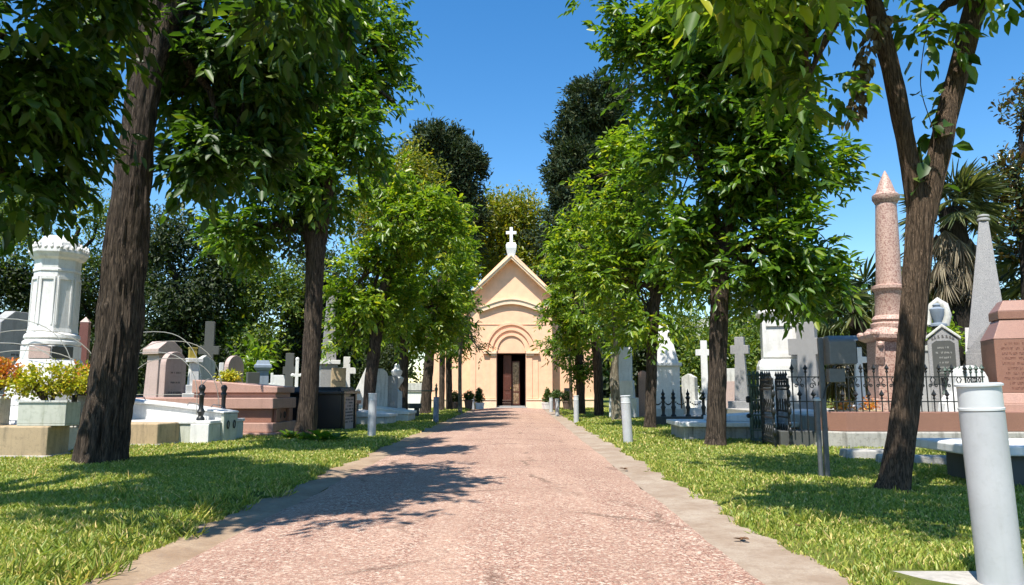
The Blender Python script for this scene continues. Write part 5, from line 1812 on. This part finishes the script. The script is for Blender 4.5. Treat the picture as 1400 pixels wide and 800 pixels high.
def fence(label, x0, y0, x1, y1, zb, z_rail, z_top, z_short, n, mat='iron', dx=0.26, foot=None, tips=None):
    L = math.hypot(x1 - x0, y1 - y0)
    t = thing('iron_fence', label, 'fence', (x0, y0, zb), math.atan2(y1 - y0, x1 - x0), 'black iron fence of the plot')
    m = MB()
    for z in (z_rail - 0.0, z_rail - 0.49):
        m.box(-0.02, L + 0.02, -0.014, 0.014, z - 0.01, z + 0.012)
    m.build('rail', mat, t)
    pk = MB()
    spear(pk, 0, 0, foot if foot is not None else 0.0, z_top)
    ps = MB()
    spear(ps, 0, 0, foot if foot is not None else 0.0, z_short, 0.0125, 0.16, 0.055)
    a = pk.build('picket', tips or mat, t, smooth=50)
    a.location = (dx * 0.25, 0, 0)
    b_ = ps.build('short_picket', tips or mat, t, smooth=50)
    b_.location = (dx * 0.75, 0, 0)
    k = int(L / dx)
    for i in range(1, k):
        c = a.copy()
        C.objects.link(c)
        c.parent = t
        c.location = (dx * (i + 0.25), 0, 0)
        c = b_.copy()
        C.objects.link(c)
        c.parent = t
        c.location = (dx * (i + 0.75), 0, 0)
    sc_ = MB()
    for i in range(k):
        scroll(sc_, dx * (i + 0.25), dx * (i + 1.25) if i < k - 1 else L, 0, z_rail - 0.25, z_rail, 0.0105)
    sc_.build('scrollwork', mat, t, smooth=60)
    return t


fence('long black iron fence with spear tips on the pink granite kerb', 6.30, YF + 0.18, 9.3, YF + 0.18, 0.751, 0.69, 0.95, 0.44, 12)
fence('iron fence with greenish spear tips turning back past the white rounded stone', 9.35, YF + 0.2, 9.75, YF + 2.6, 0.751, 0.69, 0.95, 0.44, 8, tips='green_iron')
fence('short iron fence panel beside the gate, reaching lower down', 5.50, YF + 0.35, 6.22, YF + 0.2, 0.751, 0.69, 0.95, 0.44, 3, foot=-0.42)
t = thing('stone_kerb', 'stone kerb with shadow put into its dark colour beneath the short fence panel', 'kerb', (5.3, 15.2, 0))
MB().box(0, 0.72, -0.15, 0.35, -0.05, 0.36).build('block', 'dark_stone', t, bevel=0.02)  # dark block stands for footing in shadow; the shade is in its colour
# gate
t = thing('gate_pier', 'green cast iron gate pier with a spiked crown', 'pier', (AX(1036, 590, 16.3), 16.3, 0), R(-10))
b = MB()
b.cbox(0.30, 0.30, 0, 0.12)
for x in (-0.12, 0.12):
    for y in (-0.12, 0.12):
        b.box(x - 0.022, x + 0.022, y - 0.022, y + 0.022, 0.121, 1.32)
for z in (0.3, 0.62, 0.95, 1.25):
    b.cbox(0.31, 0.31, z, z + 0.035)
b.build('frame', 'green_iron', t, bevel=0.006)
b = MB()
for k in range(4):
    for z0, z1 in ((0.34, 0.62), (0.66, 0.95), (0.99, 1.25)):
        for u in (-0.06, 0.0, 0.06):
            x, y = (u, -0.125) if k == 0 else (u, 0.125) if k == 1 else (-0.125, u) if k == 2 else (0.125, u)
            b.lathe([(0.011, z0), (0.02, (z0 + z1) / 2), (0.011, z1)], 6, x, y)
b.build('bars', 'green_iron', t)
b = MB()
for x in (-0.13, -0.045, 0.045, 0.13):
    for y in (-0.13, 0.0, 0.13):
        spear(b, x, y, 1.286, 1.60, 0.012, 0.16, 0.034)
b.build('spikes', 'green_iron', t)
b = MB()
for z in (0.95, 1.0, 0.62):
    b.ball((-0.19, -0.1, z), 0.05, 8)
b.build('hinge', 'iron', t)


def gate_leaf(label, x0, y0, x1, y1):
    L = math.hypot(x1 - x0, y1 - y0)
    t = thing('gate_leaf', label, 'gate', (x0, y0, 0.06), math.atan2(y1 - y0, x1 - x0), 'leaves of the iron gate')
    m = MB()
    for z in (0.06, 0.55, 1.12, 1.32):
        m.box(0, L, -0.016, 0.016, z, z + 0.032)
    for x in (0.0, L - 0.032):
        m.box(x, x + 0.032, -0.018, 0.018, 0.0, 1.36)
    m.build('frame', 'iron', t)
    p = MB()
    n = int(L / 0.11)
    for i in range(n):
        spear(p, 0.06 + i * (L - 0.1) / n, 0, 0.09, 1.52 if i % 2 == 0 else 1.44, 0.009, 0.14, 0.034)
    p.build('pickets', 'iron', t)
    s = MB()
    n = int(L / 0.2)
    for i in range(n):
        a, b2 = 0.05 + i * (L - 0.1) / n, 0.05 + (i + 1) * (L - 0.1) / n
        scroll(s, a, b2, 0, 1.15, 1.32, 0.009)
        scroll(s, a, b2, 0, 0.58, 0.95, 0.010)
        scroll(s, a, b2, 0, 0.09, 0.42, 0.010)
    s.build('scrollwork', 'iron', t)
    for z in (0.3, 0.7, 1.05):
        m = MB()
        m.ball((L + 0.02, 0, z), 0.042, 8, sz=2.0)
        m.ball((L + 0.02, 0, z + 0.14), 0.03, 8, sz=1.6)
        m.build('boss', 'iron', t, smooth=60)
    return t


gate_leaf('black iron gate leaf swung open from the green pier', AX(1043, 600, 15.9), 15.9, AX(1060, 612, 14.75), 14.75)
gate_leaf('black iron gate leaf folded beside the short fence panel', AX(1064, 600, 16.0), 16.0, AX(1081, 600, 14.95), 14.95)

# pink column
Yk = 19.0
xk = AX(1213, 535, Yk)
t = thing('column_monument', 'tall pink granite column with a pointed cap above the iron fence', 'monument', (xk + 0.12, Yk, 0.6), R(-8))
t.rotation_euler = (0, 0.03, R(-8))
zk = lambda py: AZ(1214, py, Yk) - 0.6
MB().cbox(1.35, 1.25, 0, 0.35).build('base', 'column_granite', t, bevel=0.02)
b = MB()
b.cbox(0.92, 0.88, 0.352, zk(468))
b.build('die', 'column_granite', t, bevel=0.02)
b = MB()
for x in (-0.44, 0.44):
    b.profx([(-0.46, zk(500)), (-0.54, zk(490)), (-0.56, zk(476)), (-0.60, zk(469)), (-0.44, zk(469)), (-0.44, zk(500))], x - 0.10, x + 0.10)
    b.ball((x, -0.55, zk(473)), 0.09, 10)
    b.build('scroll_bracket', 'column_granite', t, bevel=0.01)
    b = MB()
b = MB()
b.lathe([(0.68, zk(468) + 0.002), (0.86, zk(464)), (0.88, zk(459)), (0.72, zk(455)), (0.66, zk(452)), (0.62, zk(449))], 4, 0, 0, 0, PI / 4)
for sg in (-1, 1):
    for f in (-0.55, 0.0, 0.55):
        b.ball((sg * 0.56, f, zk(458)), 0.11, 10, sz=0.8)
        b.ball((f, sg * 0.56, zk(458)), 0.11, 10, sz=0.8)
b.build('pedestal_cap', 'column_granite', t, smooth=40)
MB().lathe([(0.46, zk(449) + 0.002), (0.47, zk(444)), (0.40, zk(441)), (0.44, zk(438)), (0.40, zk(434)), (0.355, zk(432)), (0.345, zk(400)), (0.37, zk(398)), (0.42, zk(396)), (0.42, zk(392)), (0.32, zk(390))], 32).build('drum', 'column_granite', t, smooth=35)
MB().lathe([(0.305, zk(390) + 0.002), (0.285, zk(330)), (0.255, zk(279))], 36).build('shaft', 'column_granite', t, smooth=35)
MB().lathe([(0.27, zk(279) + 0.002), (0.30, zk(276)), (0.335, zk(273)), (0.335, zk(268)), (0.27, zk(265))], 36).build('capital', 'column_granite', t, smooth=35)
MB().lathe([(0.25, zk(265) + 0.002), (0.15, zk(250)), (0.07, zk(240)), (0.015, zk(234))], 28).build('cone', 'column_granite', t, smooth=35)
cross('stone_cross', 'small white cross on a taper inside the fence, near the floodlight', 1176, 17.2, 475, 20, 'white_marble', 0.15, 0.14, 1, 0.78, -12, z=0.62, taper=0.5, step_w=0.55)
t = thing('flower_box', 'low stone flower trough inside the iron fence', 'trough', (AX(1168, 548, 15.9), 15.9, 0.62))
MB().box(-0.5, 0.5, -0.18, 0.18, 0, 0.14).build('trough', 'sandstone', t, bevel=0.015)
P, D = lobes_points([((-0.2, 0, 0.2), (0.3, 0.15, 0.12), 40), ((0.3, 0, 0.2), (0.2, 0.15, 0.1), 26)], 1, 0.1, 0.3, 3, 0, 5)
leaves_mesh('foliage', 'leaf_orange', t, *sprays(P, D, 6, 0.05, 0.07, 0.5, (0, 0, 0.4), 0.8, 3))

# draped urn monument
Yu = 17.2
t = thing('urn_monument', 'grey marble monument with a draped urn and dark inscribed panel', 'monument', (AX(1292, 535, Yu), Yu, 0.6), R(-24))
zu = lambda py: AZ(1292, py, Yu) - 0.6
w = 0.62
b = MB()
b.prof([(-w / 2, 0), (w / 2, 0), (w / 2, zu(466)), (0, zu(449)), (-w / 2, zu(466))], -0.32, 0.32)
b.build('die', 'grey_granite', t, bevel=0.02)
b = MB()
b.prof([(-w / 2 - 0.05, zu(466) + 0.0), (0, zu(449) + 0.003), (w / 2 + 0.05, zu(466) + 0.0), (w / 2 + 0.05, zu(466) + 0.07), (0, zu(449) + 0.08), (-w / 2 - 0.05, zu(466) + 0.07)], -0.36, 0.36)
b.build('gable', 'old_marble', t, bevel=0.015)
b = MB()
b.prof([(-0.23, zu(525)), (0.23, zu(525)), (0.23, zu(471)), (0.14, zu(467)), (-0.14, zu(467)), (-0.23, zu(471))], -0.335, -0.322)
pn = b.build('panel', 'dark_stone', t)
strokes(pn, -0.17, 0.17, zu(520), zu(473), 7, -0.339, 0.035, 9, 'old_marble')
b = MB()
for i in range(7):
    a = R(150 - 20 * i)
    x, z = 0.24 * math.cos(a), zu(468) + 0.02 + 0.10 * math.sin(a)
    b.box(x - 0.02, x + 0.012, -0.33, -0.322, z - 0.03, z + 0.03)
    b.box(x + 0.0125, x + 0.024, -0.33, -0.322, z - 0.03, z - 0.012)
b.build('inscription', 'carving', t)
z0 = zu(449) + 0.05
b = MB()
b.lathe([(0.20, z0), (0.20, z0 + 0.05), (0.09, z0 + 0.08), (0.10, z0 + 0.12), (0.17, z0 + 0.30), (0.18, z0 + 0.40), (0.10, z0 + 0.45), (0.12, z0 + 0.50), (0.03, z0 + 0.58)], 20, -0.04)
b.build('urn', 'blue_slate', t, smooth=40)
b = MB()
b.tube([(0.10, 0.02, z0 + 0.02), (0.16, 0.0, z0 + 0.25), (0.10, 0.0, z0 + 0.48), (-0.02, 0, z0 + 0.60), (-0.14, 0.0, z0 + 0.50), (-0.21, -0.02, z0 + 0.28), (-0.26, -0.05, z0 + 0.03)], [0.10, 0.10, 0.11, 0.09, 0.07, 0.055, 0.09], 14)
b.build('drapery', 'old_marble', t, smooth=60)
b = MB()
b.cbox(0.62, 0.5, 0, zu(480), -0.52)
b.build('side_pier', 'grey_stone', t, bevel=0.015)
b = MB()
b.cbox(0.70, 0.56, zu(480) + 0.002, zu(472), -0.52)
for i, (x, z, r) in enumerate(((-0.68, 0.02, 0.10), (-0.55, 0.06, 0.12), (-0.42, 0.03, 0.10), (-0.62, 0.2, 0.08), (-0.62, 0.36, 0.055))):
    b.ball((x, -0.05, zu(472) + z + 0.03), r, 12)
b.build('carved_top', 'old_marble', t, smooth=40)

# grey obelisk with gablets
Yo = 17.6
t = thing('obelisk', 'tall smooth grey obelisk with a knob on top', 'obelisk', (AX(1349, 535, Yo) + 0.05, Yo, 0.6), R(-32))
t.rotation_euler = (0.0, 0.04, R(-32))
zo = lambda py: AZ(1347, py, Yo) - 0.6
bw = 0.92
b = MB()
b.cbox(bw, bw, 0, zo(484))
b.build('die', 'grey_granite', t, bevel=0.012)
b = MB()
zb, zt = zo(484) + 0.002, zo(448)
for k in range(2):
    pts = [(-bw / 2, zb), (bw / 2, zb), (0.0, zt)]
    (b.prof if k == 0 else b.profx)(pts, -bw / 2, bw / 2)
b.build('gablets', 'grey_granite', t)
b = MB()
b.lathe([(0.60, zo(478)), (0.14, zo(305))], 4, 0, 0, 0, PI / 4)
b.build('shaft', 'grey_granite', t, bevel=0.015)
b = MB()
b.lathe([(0.09, zo(305) + 0.002), (0.14, zo(303)), (0.14, zo(301)), (0.09, zo(299)), (0.13, zo(297.5)), (0.12, zo(295.5)), (0.02, zo(294))], 16)
b.build('knob', 'grey_stone', t, smooth=40)

# brown granite pedestal at the frame edge
Yb = 15.9
t = thing('pedestal', 'polished brown granite pedestal with sloping shoulders and worn lettering', 'pedestal', (AX(1394, 535, Yb), Yb, 0.6), R(-18))
zb_ = lambda py: AZ(1390, py, Yb) - 0.6
b = MB()
b.cbox(1.5, 1.4, 0.0, zb_(563))
b.cbox(1.3, 1.2, zb_(563) + 0.002, zb_(552))
b.cbox(1.22, 1.12, zb_(552) + 0.002, zb_(537), tx=0.06, ty=0.06)
b.build('base', 'pink_granite', t, bevel=0.012)
b = MB()
b.cbox(1.06, 1.0, zb_(537) + 0.002, zb_(465))
b.build('die', 'brown_granite', t, bevel=0.01)
strokes(t, -0.46, 0.46, zb_(534), zb_(468), 10, -0.503, 0.045, 5, 'red_granite')
b = MB()
b.cbox(1.08, 1.02, zb_(465) + 0.002, zb_(438), tx=0.20, ty=0.19)
b.build('shoulder', 'brown_granite', t, bevel=0.01)
b = MB()
b.cbox(0.74, 0.7, zb_(438) + 0.002, zb_(427))
b.cbox(0.74, 0.7, zb_(427) + 0.002, zb_(412), tx=0.15, ty=0.14)
b.build('cap', 'brown_granite', t, bevel=0.01)

# white rounded stone
t = thing('rounded_stone', 'bright white rounded stone inside the fence behind the tall bollard', 'stone', (AX(1322, 545, 15.95), 15.95, 0.62), R(-10))
b = MB()
h = AZ(1325, 500, 15.95) - 0.62
b.prof([(-0.55, 0), (0.42, 0), (0.40, h * 0.55)] + [(0.05 + 0.33 * math.cos(a), h * 0.66 + h * 0.34 * math.sin(a)) for a in np.linspace(0, PI, 11)] + [(-0.33, h * 0.5), (-0.5, h * 0.25)], -0.25, 0.25)
b.build('stone', 'white_marble', t, bevel=0.06)

# table tomb at the frame edge
t = thing('table_tomb', 'low table tomb with a bright white top behind the tall bollard', 'tomb', (5.30, 8.75, 0), R(-3))
MB().box(0.35, 2.6, 0.12, 1.3, -0.05, 0.42).build('body', 'dark_stone', t, bevel=0.02)
MB().box(0.0, 2.9, 0.0, 1.45, 0.423, 0.54).build('top_slab', 'white_marble', t, bevel=0.02)
# broken low kerb in the grass
for i, (px, py, w, d, h, rz, lab) in enumerate(((1200, 631, 0.95, 0.42, 0.15, -4, 'flat weathered kerb stone below the pink granite kerb'), (1282, 641, 1.5, 0.28, 0.15, -14, 'long broken kerb stone sunk in grass beside the forked tree'))):
    p = ground(px, py, 0.02)
    t = thing('kerb_stone', lab, 'kerb stone', (p[0], p[1] + 0.2, 0.0), R(rz), 'kerb stones sunk in the grass')
    MB().cbox(w, d, -0.06, h + 0.05, tx=0.02, ty=0.02).build('stone', 'foundation', t, bevel=0.03)

# floodlight
Yl = 9.75
xl = AX(1125, 600, Yl)
t = thing('floodlight', 'grey box floodlight on a slim pole in front of the iron fence', 'floodlight', (xl, Yl, 0.03), R(-6))
zl = lambda py: AZ(1125, py, Yl) - 0.03
MB().box(0.0, 0.062, -0.03, 0.03, 0, zl(462)).build('pole', 'grey_metal', t, bevel=0.006)
b = MB()
b.lathe([(0.032, 0), (0.032, zl(548))], 14, -0.055, -0.03)
cd = b.build('conduit', 'grey_metal', t, smooth=40)
MB().lathe([(0.045, zl(548) + 0.001), (0.045, zl(545)), (0.02, zl(543))], 14, -0.055, -0.03).build('cap', 'bollard_head', cd, smooth=40)
b = MB()
b.profx([(-0.20, zl(499)), (0.16, zl(499)), (0.16, zl(468)), (0.08, zl(462)), (-0.14, zl(462)), (-0.20, zl(468))], 0.088, 0.42)
b.build('housing', 'flood_grey', t, bevel=0.012)
b = MB()
b.profx([(-0.19, zl(467)), (0.15, zl(467)), (0.06, zl(460)), (-0.12, zl(460))], 0.095, 0.46)
b.build('visor', 'blue_paint', t, bevel=0.008)
MB().box(0.423, 0.44, -0.16, 0.12, zl(497), zl(470)).build('glass', 'glass_dark', t)
MB().box(0.10, 0.30, -0.09, 0.06, zl(523), zl(504)).build('junction_box', 'flood_grey', t, bevel=0.01)
b = MB()
b.tube([(0.2, 0, zl(504)), (0.24, -0.02, zl(500)), (0.3, -0.02, zl(499))], 0.012, 6)
b.build('cable', 'iron', t, smooth=60)
b = MB()
b.tube([(0.12, -0.04, zl(523)), (0.06, -0.06, zl(530)), (0.02, -0.05, zl(545))], 0.01, 6)
b.build('cable', 'iron', t, smooth=60)

# broad leaved plants at the foot of the tree and small litter
def rosette(label, px, py, n, leaf, spread, seed, group='broad leaved plants round the tree foot'):
    p = ground(px, py, 0.04)
    t = thing('leafy_plant', label, 'plant', (p[0], p[1], 0.03), 0, group)
    r_ = np.random.default_rng(seed)
    a = r_.random(n) * 2 * PI
    el = 0.3 + 0.9 * r_.random(n)
    b = np.stack([r_.normal(size=n) * spread, r_.normal(size=n) * spread * 0.6, 0.02 + 0.14 * r_.random(n)], 1)
    d = np.stack([np.cos(a), np.sin(a), 0.7 * el], 1)
    nr = np.array([0, 0, 1.0]) + 0.3 * r_.normal(size=(n, 3))
    ll = leaf * (0.6 + 0.6 * r_.random(n))
    leaves_mesh('foliage', 'leaf', t, b, d, nr, ll, ll * 0.62)
    s = MB()
    for i in range(min(n, 14)):
        s.tube([(b[i, 0] * 0.4, b[i, 1] * 0.4, -0.02), tuple(b[i])], 0.006, 5)
    s.build('stems', 'leaf_deep', t)


rosette('broad leaved plant on the tomb side of the bare lower trunk', 400, 601, 26, 0.22, 0.13, 1)
rosette('broad leaved plant in front of the bare lower trunk', 420, 604, 20, 0.18, 0.12, 2)
rosette('darker broad leaved plant on the path side of the bare lower trunk', 446, 604, 34, 0.26, 0.20, 3)


def litter(label, px, py, size, seed):
    p = ground(px, py, 0.02)
    z = max(float(lawn_z(np.array([p[0]]), np.array([p[1]]))[0]), 0.0) + 0.012
    if PL < p[0] < PR:
        z = 0.07
    t = thing('dry_leaf', label, 'dry leaf', (p[0], p[1], z), seed, 'dry leaves on the ground')
    b = np.array([[0, 0, 0.0], [0.01, 0.01, 0.0], [0, 0, 0.01]])
    d = np.array([[1, 0.2, 0.25], [-0.6, 0.8, 0.35], [-0.3, -0.9, 0.2]])
    leaves_mesh('blade', 'leaf_dry', t, b, d, np.array([[0, 0.3, 1.0], [0.2, 0, 1], [0, 0, 1.0]]), np.array([size, size * 0.8, size * 0.7]), np.array([size, size * 0.8, size]) * 0.6)
    MB().tube([(0, 0, 0.004), (-size * 0.5, size * 0.1, 0.012)], 0.003, 5).build('stalk', 'leaf_dry', t)


litter('curled dry brown leaf lying on the paler gutter', 1015, 737, 0.09, 1)
litter('dry reddish leaf in the grass near the paler gutter', 1075, 703, 0.07, 2)
litter('dry brown leaf on the lawn near the leafy plants', 428, 625, 0.12, 3)
litter('dry leaf in the bright grass before the stout trunk', 82, 690, 0.08, 4)
litter('small dry leaf on the gutter, farther up the path', 853, 641, 0.10, 5)
litter('dry leaf on the lawn edge by the dark gutter patch', 1092, 727, 0.07, 6)

# ------------------------------------------------------------------ light
SUN_EL, SUN_AZ = R(62), R(25)        # behind the camera, a little to the -x side
to_sun = Vector((-math.sin(SUN_AZ) * math.cos(SUN_EL), -math.cos(SUN_AZ) * math.cos(SUN_EL), math.sin(SUN_EL)))
sd = bpy.data.lights.new('sun', 'SUN')
sd.energy = 5.0
sd.angle = R(0.53)
sd.color = (1.0, 0.95, 0.87)
so = bpy.data.objects.new('sun', sd)
C.objects.link(so)
so.rotation_euler = to_sun.to_track_quat('Z', 'Y').to_euler()
wd = bpy.data.worlds.new('World')
sc.world = wd
wd.use_nodes = True
nt = wd.node_tree
bg = nt.nodes['Background']
sky = nt.nodes.new('ShaderNodeTexSky')
sky.sky_type = 'NISHITA'
sky.sun_disc = False
sky.sun_elevation = SUN_EL
sky.sun_rotation = PI + SUN_AZ
sky.altitude = 0
sky.air_density = 1.0
sky.dust_density = 0.2
sky.ozone_density = 1.0
hs = nt.nodes.new('ShaderNodeHueSaturation')
hs.inputs['Saturation'].default_value = 1.38
nt.links.new(sky.outputs[0], hs.inputs['Color'])
nt.links.new(hs.outputs[0], bg.inputs['Color'])
bg.inputs['Strength'].default_value = 0.125

sc.render.engine = 'CYCLES'
sc.cycles.use_denoising = True
sc.cycles.max_bounces = 7
sc.cycles.diffuse_bounces = 4
sc.cycles.glossy_bounces = 2
sc.cycles.transmission_bounces = 4
sc.cycles.use_adaptive_sampling = True
sc.cycles.adaptive_threshold = 0.02
sc.view_settings.view_transform = 'Standard'
sc.view_settings.look = 'None'
sc.view_settings.exposure = 0.8
sc.view_settings.gamma = 1
sc.render.resolution_x = 1024
sc.render.resolution_y = 585
